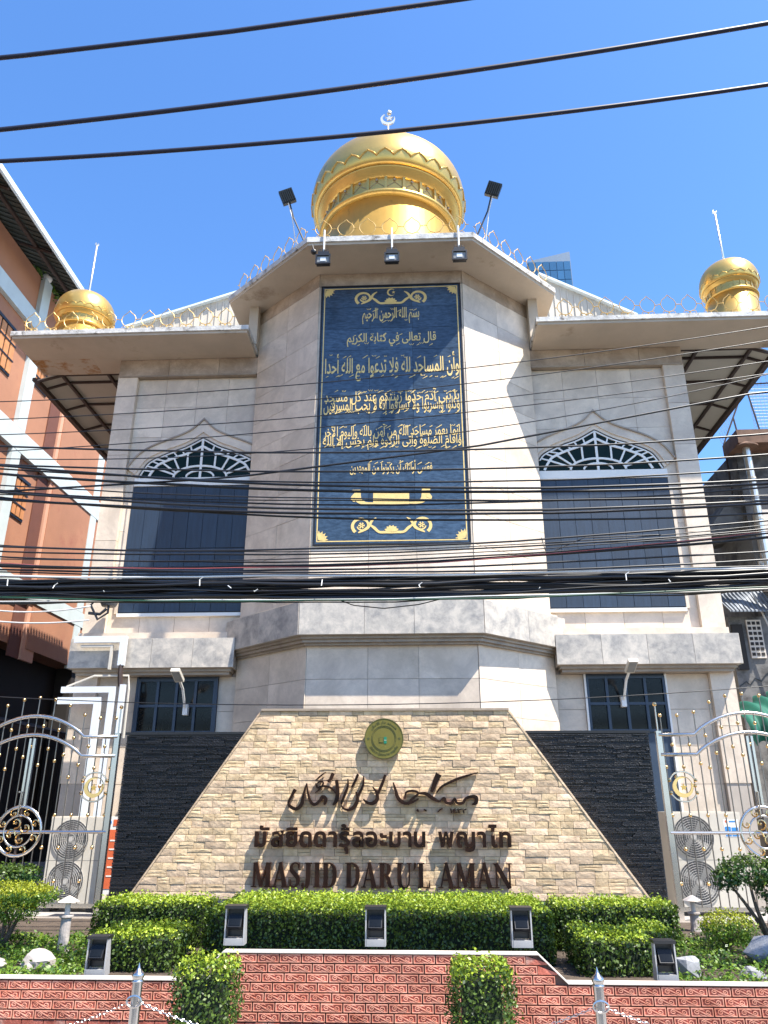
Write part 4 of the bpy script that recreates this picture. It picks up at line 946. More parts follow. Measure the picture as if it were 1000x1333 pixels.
def line_en(s, x0, x1, z0, z1):
    tot = sum(GL[c][0] if c in GL else .34 for c in s); k = (x1 - x0) / tot; h = z1 - z0
    t = thing('english_lettering', "raised dark bronze capitals reading MASJID DARU'L AMAN on the stone wall", 'lettering', (x0, SY, z0)); x = x0
    for c in s:
        if c in GL:
            w, st = GL[c]
            f = lambda p, x=x: (x + p[0] * k, z0 + p[1] * h)
            f.s = k; glyph('letter', st, t, f); x += w * k
        else: x += .34 * k
line_en("MASJID DARU'L AMAN", -2.17, 1.14, .60, .885)
# Thai line: clusters of base letter and marks
def line_thai(s, x0, x1, z0, zx):
    t = thing('thai_lettering', 'raised dark bronze Thai letters in the middle line of the sign wall', 'lettering', (x0, SY, z0))
    marks = set('ัิุ้'); cl_ = []
    for c in s:
        if c in marks and cl_: cl_[-1] += c
        else: cl_.append(c)
    items = []; x = 0
    for c in cl_:
        if c == ' ': x += .45; continue
        me, v = text_raw(c, .028, 3); lo, hi = v.min(0), v.max(0)
        items.append((me, v, lo, hi, x)); x += (hi[0] - lo[0]) + .095
    tot = x - .095; k = (x1 - x0) / tot; kz = (zx - z0) / .555; off = base_of(t)
    for me, v, lo, hi, xx in items:
        X = x0 + (v[:, 0] - lo[0] + xx) * k; Z = z0 + v[:, 1] * kz
        me2 = me.copy()
        me.vertices.foreach_set('co', np.stack([X - off.x, LF + .01 - (v[:, 2] - .5) * -.02 - off.y, Z - off.z], 1).ravel())
        me.materials.clear(); me.materials.append(M['bronze']); me.update(); me.flip_normals()
        o = bpy.data.objects.new('letter', me); COL.objects.link(o); o.parent = t; BASE[o.name] = off
        cx = (X.min() + X.max()) / 2; X2 = cx + (X - cx) * .985
        me2.vertices.foreach_set('co', np.stack([X2 - off.x, (LF + .0205) + (v[:, 2] + .5) * (LB - LF - .0205) - off.y, Z - off.z], 1).ravel())
        me2.materials.clear(); me2.materials.append(M['bronze_side']); me2.update()
        o2 = bpy.data.objects.new('letter_return', me2); COL.objects.link(o2); o2.parent = o
line_thai('มัสยิดดารุ้ลอะมาน พญาไท', -2.15, 1.14, 1.075, 1.245)
# Arabic line: pen strokes
at_ = thing('arabic_lettering', 'raised dark bronze Arabic calligraphy in the top line of the sign wall', 'lettering', (-.5, SY, 1.5))
def ar1(p): return (320 + p[0] / 5.556, 990 + p[1] / 5.556)
def ar2(p): return (490 + p[0] / 5.263, 990 + p[1] / 5.263)
AS = [
 (1, [(357, 208), (335, 250), (308, 305), (325, 335), (365, 350), (400, 320), (412, 270), (425, 215), (440, 165)], [26, 20, 16, 22, 24, 26, 20, 14, 5]),
 (1, [(440, 165), (450, 240), (470, 300), (500, 318), (535, 290), (555, 262), (578, 280), (568, 322)], [5, 14, 20, 22, 20, 26, 26, 10]),
 (1, [(505, 145), (540, 112), (577, 84)], [8, 11, 5]), (1, [(505, 165), (520, 195), (560, 185), (610, 195), (652, 238)], [8, 16, 14, 15, 8]),
 (1, [(500, 235), (530, 210), (560, 165), (540, 150), (515, 165)], [5, 10, 12, 10, 5]),
 (1, [(632, 90), (612, 135), (590, 150)], [26, 22, 14]), (1, [(655, 140), (664, 215), (656, 285), (630, 322)], [22, 26, 30, 12]),
 (1, [(738, 130), (738, 185), (720, 235), (695, 300), (690, 320)], [4, 15, 20, 14, 5]), (1, [(812, 98), (790, 150), (765, 195)], [18, 19, 12]),
 (1, [(852, 110), (848, 180), (820, 240), (812, 260)], [6, 16, 20, 6]),
 (1, [(797, 225), (808, 280), (788, 330), (750, 355), (712, 350), (690, 325)], [8, 24, 28, 22, 14, 6]),
 (1, [(915, 188), (945, 230), (950, 280), (920, 308), (880, 305), (850, 280)], [5, 20, 28, 28, 20, 8]),
 (2, [(62, 98), (38, 165), (10, 232)], [17, 20, 12]), (2, [(115, 150), (132, 205), (150, 258), (190, 290), (240, 288), (290, 262)], [7, 20, 26, 22, 16, 10]),
 (2, [(195, 265), (205, 218), (250, 208), (288, 224), (245, 265), (215, 300)], [8, 14, 16, 14, 18, 18]), (2, [(290, 225), (340, 228), (385, 258), (432, 282)], [12, 24, 26, 12]),
 (2, [(428, 92), (404, 145), (378, 215)], [46, 34, 20]), (2, [(412, 222), (450, 178), (540, 132), (620, 104), (697, 82)], [8, 16, 18, 14, 5]),
 (2, [(432, 282), (465, 255), (478, 288), (515, 292), (537, 262), (552, 290), (592, 290), (612, 262), (650, 246), (684, 254), (682, 290), (655, 300)], [10, 15, 18, 20, 16, 18, 20, 18, 20, 26, 26, 8]),
 (2, [(278, 335), (290, 350)], [16, 12]), (2, [(325, 335), (345, 345)], [10, 12]), (2, [(420, 355), (440, 335), (455, 330)], [6, 10, 8])]
AS_MAP = {1: ar1, 2: ar2}
kpx = 3.31 / 337
for i, (w_, pts, ws) in enumerate(AS):
    q = []
    for p in pts: a, b = AS_MAP[w_](p); v = pt(a, b, LF); q.append((v.x, v.z))
    sc_ = (1 / 5.556 if w_ == 1 else 1 / 5.263) * kpx
    wsx = [x * sc_ for x in ws]
    m = MB(); m.ribbon(q, wsx, LF - .0006 * i, LF + .02, smooth=5); o = m.build('pen_stroke', M['bronze'], at_)
    m = MB(); m.ribbon(q, [x * .97 for x in wsx], LF + .0205, LB + .0005 * i, smooth=5); m.build('letter_return', M['bronze_side'], o)
v0 = pt(490 + 505 / 5.263, 990 + 362 / 5.263, LF); v1 = pt(490 + 620 / 5.263, 990 + 328 / 5.263, LF)
text_obj('year_numerals', '١٤٢٢', v0.x, v1.x, v0.z, v1.z, LF, LF + .05, M['bronze'], at_, bold=.03)
# ================================================================ GATES
GYY = 11.0
def gate(name_lab, xc, side):
    """Double stainless gate centred at xc; side = +1 when its hinge post next to the sign wall lies to the right."""
    t = thing('gate', name_lab, 'gate', (xc, GYY, .25)); H = 1.22
    px = xc + side * 1.215
    MB().box(px - .035, px + .035, GYY - .035, GYY + .035, .12, 2.52).build('post', M['inox'], t)
    b = MB(); b.tube([(px, GYY, 2.52), (px, GYY, 2.86)], .012, 6); b.build('post_spike', M['inox'], t); MB().ball((px, GYY, 2.88), .03, 8, 6).build('ball', M['brass'], t)
    kx = .74; zb = 2.47
    def top(x):
        d = abs(x - xc)
        return zb if d > kx else zb + .29 * math.cos(d / kx * math.pi / 2) ** .8
    xs = [xc - H] + list(np.linspace(xc - kx, xc + kx, 17)) + [xc + H]
    MB().tube([(x, GYY - .02, top(x)) for x in xs], .026, 8).build('top_rail', M['inox'], t, smooth=True)
    MB().tube([(x, GYY - .02, top(x * 1.0 + 0) - .26 if abs(x - xc) > kx else top(x) - .26) for x in xs], .026, 8).build('second_rail', M['inox'], t, smooth=True)
    MB().tube([(xc - H, GYY - .02, 1.225), (xc + H, GYY - .02, 1.225)], .022, 8).build('middle_rail', M['inox'], t)
    MB().box(xc - H, xc + H, GYY - .02, GYY + .02, .30, .35).build('bottom_rail', M['inox'], t)
    MB().box(xc - H, xc + H, GYY - .02, GYY + .02, .16, .20).build('bottom_rail', M['inox'], t)
    bar = MB(); bar.tube([(0, 0, 0), (0, 0, 1)], .0085, 6); BM = bar.mesh('gate_bar', M['inox_dark'])
    bl = MB(); bl.ball((0, 0, 0), .026, 8, 6); BL = bl.mesh('gate_ball', M['brass'], smooth=True)
    n = 21; rcx, rcz, rr = xc, 1.235, .31
    for i in range(n):
        x = xc - H + .06 + (2 * H - .12) * i / (n - 1); tall = i % 2 == 0; dx = abs(x - rcx)
        zt = top(x) + .24 if tall else top(x)
        segs = [(.35, zt)]
        if dx < rr - .02:
            hh = math.sqrt(rr * rr - dx * dx); segs = [(.35, rcz - hh), (rcz + hh, zt)]
        for a, c in segs:
            o = inst(BM, 'bar', (x, GYY, a), t); o.scale = (1, 1, c - a)
        if tall: inst(BL, 'ball', (x, GYY, zt + .02), t)
        for z in ((top(x) - .42,) if tall else (top(x) - .13, top(x) - .55 if i % 4 == 1 else top(x) - .66)) + ((1.44,) if tall else (1.03,)) + ((.62,) if i % 3 == 0 else ()):
            if dx > rr + .03 or abs(z - rcz) > rr: inst(BL, 'ball', (x, GYY - .004, z), t)
    for dxx in (-.03, .03): MB().box(xc + dxx - .016, xc + dxx + .016, GYY - .03, GYY + .01, rcz + rr, 2.45).build('meeting_stile', M['inox'], t)
    MB().box(xc - .012, xc + .012, GYY - .03, GYY + .01, .35, rcz + rr).build('meeting_stile', M['steel_brown'], t)
    rg = MB(); rg.tube([(rcx + rr * math.cos(a), GYY - .02, rcz + rr * math.sin(a)) for a in np.linspace(0, 2 * math.pi, 37)[:-1]], .022, 8, closed=True); ro = rg.build('ring', M['inox'], t, smooth=True)
    ri = MB(); ri.tube([(rcx + .2 * math.cos(a), GYY - .03, rcz + .2 * math.sin(a)) for a in np.linspace(0, 2 * math.pi, 31)[:-1]], .014, 6, closed=True); ri.build('inner_ring', M['inox'], ro, smooth=True)
    for k in range(8):
        a = math.pi / 8 + k * math.pi / 4; c = (rcx + .245 * math.cos(a), rcz + .245 * math.sin(a)); s = MB()
        s.tube([(c[0] + (.055 - .004 * j) * math.cos(a + j * .62), GYY - .04, c[1] + (.055 - .004 * j) * math.sin(a + j * .62)) for j in range(9)], .010, 5); s.ball((c[0], GYY - .04, c[1]), .016, 6, 4); s.build('scroll', M['brass'], ro)
        if k % 2 == 0:
            c = (rcx + .11 * math.cos(a), rcz + .11 * math.sin(a)); s = MB()
            s.tube([(c[0] + (.075 - .005 * j) * math.cos(a + 2.6 + j * .6), GYY - .04, c[1] + (.075 - .005 * j) * math.sin(a + 2.6 + j * .6)) for j in range(10)], .011, 5); s.ball((c[0], GYY - .04, c[1]), .018, 6, 4); s.build('scroll', M['brass'], ro)
    # crescent medallions, one on each leaf
    for mx in (xc + side * .98, xc - side * .98):
        mz = 1.80; mo = MB()
        mo.ribbon([(mx + .115 * math.cos(a), mz + .115 * math.sin(a)) for a in np.linspace(R(70), R(380), 24)], [.006 + .05 * math.sin(math.pi * j / 23) for j in range(24)], GYY - .045, GYY - .02)
        med = mo.build('medallion', M['brass'], t)
        s = MB(); star(s, mx, mz - .01, .05, GYY - .055, GYY - .04); s.build('star', M['gold'], med)
        s = MB(); s.tube([(mx + .13 * math.cos(a), GYY - .03, mz + .13 * math.sin(a)) for a in np.linspace(0, 2 * math.pi, 25)[:-1]], .007, 5, closed=True); s.build('thin_ring', M['brass'], med)
        for a0, a1 in ((25, 155), (205, 335)):
            s = MB(); s.tube([(mx + .19 * math.cos(R(a)), GYY - .035, mz + .19 * math.sin(R(a))) for a in np.linspace(a0, a1, 14)], .012, 6)
            s.build('arc', M['inox'], med)
            for a in (a0, a1): MB().ball((mx + .19 * math.cos(R(a)), GYY - .035, mz + .19 * math.sin(R(a))), .026, 8, 6).build('ball', M['brass'], med)
    # a bent bolt handle
    MB().tube([(xc + .10 - .16, GYY - .06, rcz + .50), (xc - .02, GYY - .06, rcz + .50), (xc - .03, GYY - .05, rcz + .18)], .012, 6).build('bolt', M['inox'], t)
    return t
gate('arched stainless steel gate with brass balls on the left of the sign wall', -5.50, 1)
gate('arched stainless steel gate with brass balls on the right of the sign wall', 4.50, -1)
for side, x0, x1 in (('left', -7.4, -4.16), ('right', 3.16, 7.4)):
    k = MB(); k.box(x0, x1, 10.10, 10.92, 0.0, .15)
    tag(k.build('gate_kerb', M['cap']), 'pale rendered kerb below the %s gate' % side, 'kerb')
    k = MB(); k.box(x0, x1, 9.95, 10.095, 0.0, .19)
    tag(k.build('low_wall', M['cap']), 'low pale wall at the back of the flower bed on the %s side' % side, 'low wall')

# ================================================================ AIR CONDITIONERS
def ac_unit(label, x0, x1, z0, z1, y, sticker):
    t = thing('air_conditioner', label, 'air conditioner', ((x0 + x1) / 2, y, z0))
    MB().box(x0, x1, y, y + .36, z0, z1).build('casing', M['ac'], t)
    g = MB(); g.box(x0 + .01, x1 - .01, y - .012, y - .001, z0 + .02, z1 - .02); g.build('front_panel', M['ac'], t)
    r = min((z1 - z0) * .225, .31); cx = x0 + r + .07
    for cz in (z0 + (z1 - z0) * .27, z0 + (z1 - z0) * .74):
        f = MB().disc_y((cx, cz), r, y - .016, y - .0125, 32).build('fan_opening', M['ac_dark'], t)
        g = MB()
        for k in range(9): ring(g, cx, cz, r * (.16 + .105 * k), .006, y - .032, y - .020, n=30)
        g.disc_y((cx, cz), r * .13, y - .034, y - .018, 14); g.build('fan_grille', M['ac_grille'], f)
        sp = MB()
        for k in range(24):
            a = 2 * math.pi * k / 24; sp.ribbon([(cx + r * .13 * math.cos(a), cz + r * .13 * math.sin(a)), (cx + r * math.cos(a + .25), cz + r * math.sin(a + .25))], .005, y - .0185, y - .0165)
        for k in range(4):
            a = k * math.pi / 2 + .5; sp.ribbon([(cx + .02 * math.cos(a), cz + .02 * math.sin(a)), (cx + r * .8 * math.cos(a + .4), cz + r * .8 * math.sin(a + .4))], [.03, .11], y - .0164, y - .0162)
        sp.build('grille_spoke', M['ac_grille'], f)
    for z in (z0 + (z1 - z0) * .5,): MB().box(x0 + .012, x1 - .012, y - .0125, y - .0118, z - .003, z + .003).build('panel_seam', M['ac_dark'], t)
    if sticker:
        MB().box(x1 - .26, x1 - .05, y - .014, y - .0125, z1 - .34, z1 - .10).build('label_sheet', M['white_paint'], t)
        MB().box(x1 - .25, x1 - .165, y - .016, y - .0145, z1 - .33, z1 - .20).build('label_block', M['sticker'], t)
        MB().box(x1 - .155, x1 - .06, y - .016, y - .0145, z1 - .33, z1 - .21).build('label_block', M['sticker'], t)
        MB().disc_y((x1 - .22, z1 - .13), .018, y - .016, y - .0145, 12).build('label_logo', M['poster'], t)
        MB().box(x1 - .18, x1 - .08, y - .016, y - .0145, z1 - .14, z1 - .12).build('label_line', M['sticker'], t)
    MB().box(x0 + .05, x0 + .15, y + .02, y + .34, z0 - .08, z0 - .001).build('foot', M['black_metal'], t); MB().box(x1 - .15, x1 - .05, y + .02, y + .34, z0 - .08, z0 - .001).build('foot', M['black_metal'], t)
ac_unit('tall cream twin-fan air conditioner with a blue sticker behind the right gate', 3.60, 4.68, .18, 1.47, 12.2, True)
ac_unit('tall cream twin-fan air conditioner behind the left gate', -5.62, -4.78, .18, 1.40, 12.2, False)
po = thing('poster', 'tall orange and white notice beside the left air conditioner', 'poster', (-4.6, 12.1, .3))
MB().box(-4.76, -4.44, 12.10, 12.13, .35, 1.40).build('board', M['white_paint'], po)
MB().box(-4.71, -4.49, 12.095, 12.099, .42, 1.22).build('orange_field', M['poster'], po)
MB().disc_y((-4.68, 1.32), .035, 12.095, 12.099, 12).build('mark', M['sticker'], po); MB().box(-4.62, -4.48, 12.095, 12.099, 1.27, 1.36).build('mark', M['poster'], po)
for k in range(5): MB().box(-4.64 + .0 * k, -4.56, 12.091, 12.0945, .58 + .12 * k, .60 + .12 * k).build('print_line', M['white_paint'], po)
for x in (-4.72, -4.48): MB().box(x - .01, x + .01, 12.10, 12.12, .1, .35).build('leg', M['steel_brown'], po)

# ================================================================ GARDEN WALL OF SCROLL BRICKS
GW = 6.30
gw = thing('garden_wall', 'low red wall of scroll-patterned bricks with a white cap and a raised middle part', 'garden wall', (-.3, GW, 0))
CAPP = [(-6.2, .395), (-1.66, .395), (-1.47, .575), (.83, .575), (1.03, .395), (6.2, .395)]
c = MB(); c.prism_xz([(-6.2, 0)] + CAPP + [(6.2, 0)], GW + .03, GW + .08); c.build('wall_core', M['mortar'], gw)
c = MB(); c.ribbon(CAPP, .010, GW - .010, GW + .085); c.build('wall_cap', M['cap'], gw)
def brick_mesh(w, h, scroll=True):
    m = MB(); y0 = 0.0
    m.box(-w / 2, w / 2, .004, .034, -h / 2, h / 2)
    e = .006
    m.k = 1
    for (a, b, c_, d) in ((-w / 2, w / 2, h / 2 - e, h / 2), (-w / 2, w / 2, -h / 2, -h / 2 + e), (-w / 2, -w / 2 + e, -h / 2 + e, h / 2 - e), (w / 2 - e, w / 2, -h / 2 + e, h / 2 - e)):
        m.box(a, b, -.003, .0045, c_, d)
    if scroll:
        q = []
        for k in range(10): a = math.radians(90 + (1 - k / 9) * 450); r = .003 + .0135 * k / 9; q.append((-w * .235 + r * math.cos(a) * 1.35, .001 + r * math.sin(a)))
        q2 = [(-x, -z) for x, z in reversed(q)]
        m.ribbon(q + [(0, 0)] + q2, [.0052] * len(q) + [.0062] + [.0052] * len(q), -.0045, .0045)
        for s in (-1, 1): m.ribbon([(s * w * .13, -s * .017), (s * w * .0, -s * .019), (-s * w * .10, -s * .012)], [.002, .005, .003], -.0042, .0045)
    return m.mesh('scroll_brick', [M['brick'], M['brick_raised']])
BW, BH = .163, .0615
BMs = brick_mesh(BW - .010, BH - .010)
def capz(x):
    for (a, b), (c_, d) in zip(CAPP, CAPP[1:]):
        if a <= x <= c_: return b + (d - b) * (x - a) / (c_ - a)
    return .395
nrow = 9; stuff = MB(); cnt = 0
for r_ in range(nrow):
    zt = .566 - r_ * BH; z = zt - BH / 2; off = (0, .5, .25, .75, .4, .9, .15, .6, .1)[r_] * BW
    for i in range(-22, 23):
        x = -.32 + i * BW + off; a, b = x - BW / 2, x + BW / 2
        ok = min(capz(a), capz(b)) > zt + .004
        if not ok:
            # cut brick against the slope of the cap
            if min(capz(a), capz(b)) < zt - BH + .01 and max(capz(a), capz(b)) < zt: continue
            lo = max(z - BH / 2 + .003, 0)
            if capz(x) > zt:
                q = [(a + .003, lo), (b - .003, lo), (b - .003, min(zt, capz(b)) - .004), (a + .003, min(zt, capz(a)) - .004)]
            else: continue
            q = [p for p in q]
            if q[2][1] - lo < .0 or q[3][1] - lo < 0: 
                xs_ = [a + (b - a) * k / 12 for k in range(13) if capz(a + (b - a) * k / 12) > lo + .012]
                if len(xs_) < 3: continue
                q = [(xs_[0], lo), (xs_[-1], lo), (xs_[-1], min(zt, capz(xs_[-1])) - .004), (xs_[0], min(zt, capz(xs_[0])) - .004)]
            m = MB(); m.prism_xz(q, GW, GW + .031); m.build('brick', M['brick'], gw); continue
        seen = abs(x + .3) < 2.95 and z > .13
        if seen and cnt < 300:
            o = inst(BMs, 'brick', (x, GW + random.uniform(-.0015, .0015), z), gw); cnt += 1
        else: stuff.box(a + .0035, b - .0035, GW + .001, GW + .033, z - BH / 2 + .0035, z + BH / 2 - .0035)
stuff.build('plain_bricks', M['brick'], gw)['kind'] = 'stuff'

# ---- ground floodlight boxes
def ground_flood(label, x, y, z, yaw=0, dark=False):
    t = thing('garden_floodlight', label, 'floodlight', (x, y, z), 'floodlight boxes along the garden wall')
    w = .078; h = .25
    for s in (-1, 1): f = MB(); f.add([(x + s * (w), y + dy, z + zz) for dy, zz in ((-.01, 0), (.10, 0), (.05, h), (-.005, h))] + [(x + s * (w - .010), y + dy, z + zz) for dy, zz in ((-.01, 0), (.10, 0), (.05, h), (-.005, h))], [(0, 1, 2, 3), (7, 6, 5, 4), (0, 4, 5, 1), (1, 5, 6, 2), (2, 6, 7, 3), (3, 7, 4, 0)]); f.build('side_plate', M['lamp_box'], t)
    MB().box(x - w + .011, x + w - .011, y - .012, y + .08, z, z + .048).build('base_plate', M['lamp_box'], t)
    MB().box(x - w - .004, x + w + .004, y - .03, y + .09, z + h + .001, z + h + .022).build('hood', M['black_metal'], t)
    MB().box(x - w + .012, x + w - .012, y + .05, y + .055, z + .056, z + h).build('back_plate', M['black_metal'], t)
    l = MB(); l.frame_box((x, y + .01, z + h * .62), (1, 0, 0), (0, .5, .86), (0, -.86, .5), -.052, .052, -.045, .05, -.025, .025); l.build('lamp_body', M['black_metal'], t)
    l = MB(); l.frame_box((x, y + .01, z + h * .62), (1, 0, 0), (0, .5, .86), (0, -.86, .5), -.044, .044, -.037, .042, .026, .029); l.build('lamp_glass', M['win_glass'], t)
    MB().tube([(x - .06, y + .02, z + .05), (x - .055, y + .01, z + .14), (x + .055, y + .01, z + .14), (x + .06, y + .02, z + .05)], .006, 5).build('yoke', M['black_metal'], t)
ground_flood('small boxed floodlight on the left end of the raised garden wall', -1.44, 6.50, .585)
ground_flood('small boxed floodlight in the middle of the raised garden wall', -.36, 6.50, .585)
ground_flood('small boxed floodlight on the right end of the raised garden wall', .745, 6.50, .585)
ground_flood('small boxed floodlight behind the low garden wall left of the left bollard', -2.49, 6.50, .37)
ground_flood('small boxed floodlight behind the low garden wall near the grey rocks on the right', 1.79, 6.50, .37)

# ---- bollards and chains
def bollard(label, x, y=5.15):
    t = thing('bollard', label, 'bollard', (x, y, .12), 'stainless bollards in front of the garden wall')
    MB().lathe([(.03, .12), (.03, .60)], (x, y), 14).build('post', M['inox'], t, smooth=False)
    MB().lathe([(.03, .60), (.036, .602), (.036, .608), (.026, .612), (.034, .622), (.038, .634), (.034, .646), (.026, .653), (.016, .662), (.008, .675), (.0015, .70)], (x, y), 16, cap=False).build('finial', M['inox'], t, smooth=True)
    MB().tube([(x + .045 * math.cos(a), y - .03, .505 + .03 * math.sin(a)) for a in np.linspace(0, 2 * math.pi, 13)[:-1]], .006, 5, closed=True).build('chain_ring', M['inox'], t)
pA = pt(181, 1262, 5.15); pB = pt(777, 1262, 5.15)
bollard('stainless bollard with pointed finial in front of the left half of the garden wall', pA.x)
bollard('stainless bollard with pointed finial in front of the right half of the garden wall', pB.x)
def chain(label, p, q, sag):
    p, q = Vector(p), Vector(q); L = (q - p).length; n = int(L / .021); m = MB()
    for i in range(n):
        s = (i + .5) / n; c = p.lerp(q, s) - Vector((0, 0, sag * 4 * s * (1 - s))); s2 = (i + .6) / n
        d = ((p.lerp(q, s2) - Vector((0, 0, sag * 4 * s2 * (1 - s2)))) - c).normalized(); o = Vector((0, 1, 0)) if i % 2 else Vector((0, 0, 1)); o = (o - d * o.dot(d)).normalized()
        m.tube([c + d * (.013 * math.cos(a)) + o * (.0065 * math.sin(a)) for a in np.linspace(0, 2 * math.pi, 9)[:-1]], .0016, 4, closed=True)
    tag(m.build('chain', M['inox']), label, 'chain')
chain('steel chain running right from the right bollard', (pB.x + .03, 5.13, .50), (pB.x + 1.9, 5.13, .50), .18)
chain('steel chain running between the two bollards', (pA.x + .03, 5.13, .50), (pB.x - .03, 5.13, .50), .24)
chain('steel chain running left from the left bollard', (pA.x - 1.9, 5.13, .50), (pA.x - .03, 5.13, .50), .20)

# ================================================================ PLANTING
def hedge(label, boxes, dens=3600, size=.029, toplight=True):
    x0 = min(b[0] for b in boxes); x1 = max(b[1] for b in boxes); y0 = min(b[2] for b in boxes)
    t = thing('hedge', label, 'hedge', ((x0 + x1) / 2, y0, .3))
    core = MB()
    for b in boxes: core.box(b[0] + .05, b[1] - .05, b[2] + .05, b[3] - .05, b[4], b[5] - .05)
    core.build('inner_twigs', M['hedge_core'], t)
    Pn, Nn, Tn, TN = [], [], [], []
    for b in boxes:
        p, nn = box_pts(*b, dens, 'FLR', jit=.015); Pn.append(p); Nn.append(nn)
        p, nn = box_pts(b[0] + .02, b[1] - .02, b[2] + .02, b[3] - .02, b[4] + .02, b[5] - .025, dens * .3, 'FLRT', jit=.012); Pn.append(p); Nn.append(nn)
        p, nn = box_pts(*b, dens * 1.1, 'T', jit=.020); Tn.append(p); TN.append(nn)
        n = int((b[1] - b[0]) * (b[3] - b[2]) * 110) + 20   # stray new shoots
        sp = np.stack([rng.uniform(b[0], b[1], n), rng.uniform(b[2], b[3], n), b[5] + rng.uniform(.0, .06, n)], 1); Tn.append(sp); TN.append(np.tile((0, 0, 1.), (n, 1)))
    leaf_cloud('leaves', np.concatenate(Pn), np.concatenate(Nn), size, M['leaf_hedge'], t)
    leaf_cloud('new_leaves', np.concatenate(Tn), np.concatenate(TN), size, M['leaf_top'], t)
    return t
hedge('long clipped hedge in the middle behind the raised garden wall', [(-1.92, 1.13, 7.42, 8.75, .3, .72)])
hedge('dark upper clipped hedge at the foot of the slate wall on the left', [(-3.22, -2.12, 8.15, 8.75, .3, .69)])
hedge('lower clipped hedge block in front of the left upper hedge', [(-2.76, -2.07, 7.02, 7.7, .3, .575)])
hedge('dark upper clipped hedge at the foot of the slate wall on the right', [(1.27, 2.42, 8.15, 8.75, .3, .69)])
hedge('lower clipped hedge block in front of the right upper hedge', [(1.27, 1.88, 7.02, 7.7, .3, .575), (1.9, 2.16, 7.5, 8.0, .3, .56)])
def topiary(label, x0, x1):
    t = thing('topiary', label, 'topiary', ((x0 + x1) / 2, 5.6, .1))
    MB().tube([((x0 + x1) / 2, 5.6, .1), ((x0 + x1) / 2 + .01, 5.6, .6)], [.02, .012], 7).build('stem', M['bark'], t)
    MB().box(x0 + .06, x1 - .06, 5.46, 5.76, .13, .56).build('inner_twigs', M['hedge_core'], t)
    b = (x0, x1, 5.41, 5.80, .1, .645)
    p, nn = box_pts(*b, 3000, 'FLRB', jit=.022, rnd=.06); p2, n2 = box_pts(x0 + .025, x1 - .025, 5.43, 5.78, .1, .62, 2200, 'FLRT', jit=.012)
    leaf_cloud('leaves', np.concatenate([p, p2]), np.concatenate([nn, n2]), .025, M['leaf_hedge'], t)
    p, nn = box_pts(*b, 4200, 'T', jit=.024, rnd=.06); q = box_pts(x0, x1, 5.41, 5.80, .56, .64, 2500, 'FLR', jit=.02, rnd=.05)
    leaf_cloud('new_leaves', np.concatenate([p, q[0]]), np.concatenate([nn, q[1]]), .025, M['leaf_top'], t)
topiary('clipped square topiary column in front of the left end of the garden wall', -1.58, -1.22)
topiary('clipped square topiary column in front of the right part of the garden wall', .18, .54)
def shrub(name, label, cat, base, lobes, mat, dens=2600, size=.028, trunk=None, mat2=None):
    t = thing(name, label, cat, base)
    tr = MB()
    for l in lobes:
        b = Vector(base); e = Vector(l[:3]); mid = b.lerp(e, .5) + Vector((random.uniform(-.06, .06), random.uniform(-.06, .06), 0))
        tr.tube(spline([tuple(b), tuple(mid), tuple(e)], [1] * 3, 4)[0], list(np.linspace(.022 if len(lobes) < 4 else .03, .008, 9)), 6)
    tr.build('trunk', M['bark'], t)
    p, nn = blob_pts(lobes, dens); up = p[:, 2] - np.interp(p[:, 0], [min(l[0] for l in lobes), max(l[0] for l in lobes) + 1e-6], [lobes[0][2]] * 2)
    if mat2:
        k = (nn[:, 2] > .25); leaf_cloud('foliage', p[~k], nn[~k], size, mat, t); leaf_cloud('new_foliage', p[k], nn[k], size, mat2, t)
    else: leaf_cloud('foliage', p, nn, size, mat, t)
    return t
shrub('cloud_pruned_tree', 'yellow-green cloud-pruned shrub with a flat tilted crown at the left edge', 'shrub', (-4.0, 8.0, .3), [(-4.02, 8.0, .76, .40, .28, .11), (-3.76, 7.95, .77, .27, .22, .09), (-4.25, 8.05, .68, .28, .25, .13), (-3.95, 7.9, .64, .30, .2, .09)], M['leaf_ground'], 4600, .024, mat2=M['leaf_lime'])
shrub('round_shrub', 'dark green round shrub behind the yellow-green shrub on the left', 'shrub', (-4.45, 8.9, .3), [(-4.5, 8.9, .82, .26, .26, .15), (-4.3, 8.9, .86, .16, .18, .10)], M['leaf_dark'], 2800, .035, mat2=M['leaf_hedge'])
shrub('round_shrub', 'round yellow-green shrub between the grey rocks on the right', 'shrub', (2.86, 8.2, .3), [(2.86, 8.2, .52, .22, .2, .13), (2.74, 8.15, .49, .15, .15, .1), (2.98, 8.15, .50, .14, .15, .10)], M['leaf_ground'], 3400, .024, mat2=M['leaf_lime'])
shrub('cloud_pruned_tree', 'dark green cloud-pruned tree at the right edge in front of the right gate', 'tree', (3.42, 8.6, .3), [(3.28, 8.6, .96, .27, .22, .13), (3.06, 8.6, .88, .13, .13, .10), (3.55, 8.55, .80, .24, .2, .14), (3.7, 8.6, 1.0, .2, .2, .14), (3.52, 8.5, .60, .15, .15, .07)], M['leaf_dark'], 2300, .038, mat2=M['leaf_hedge'])
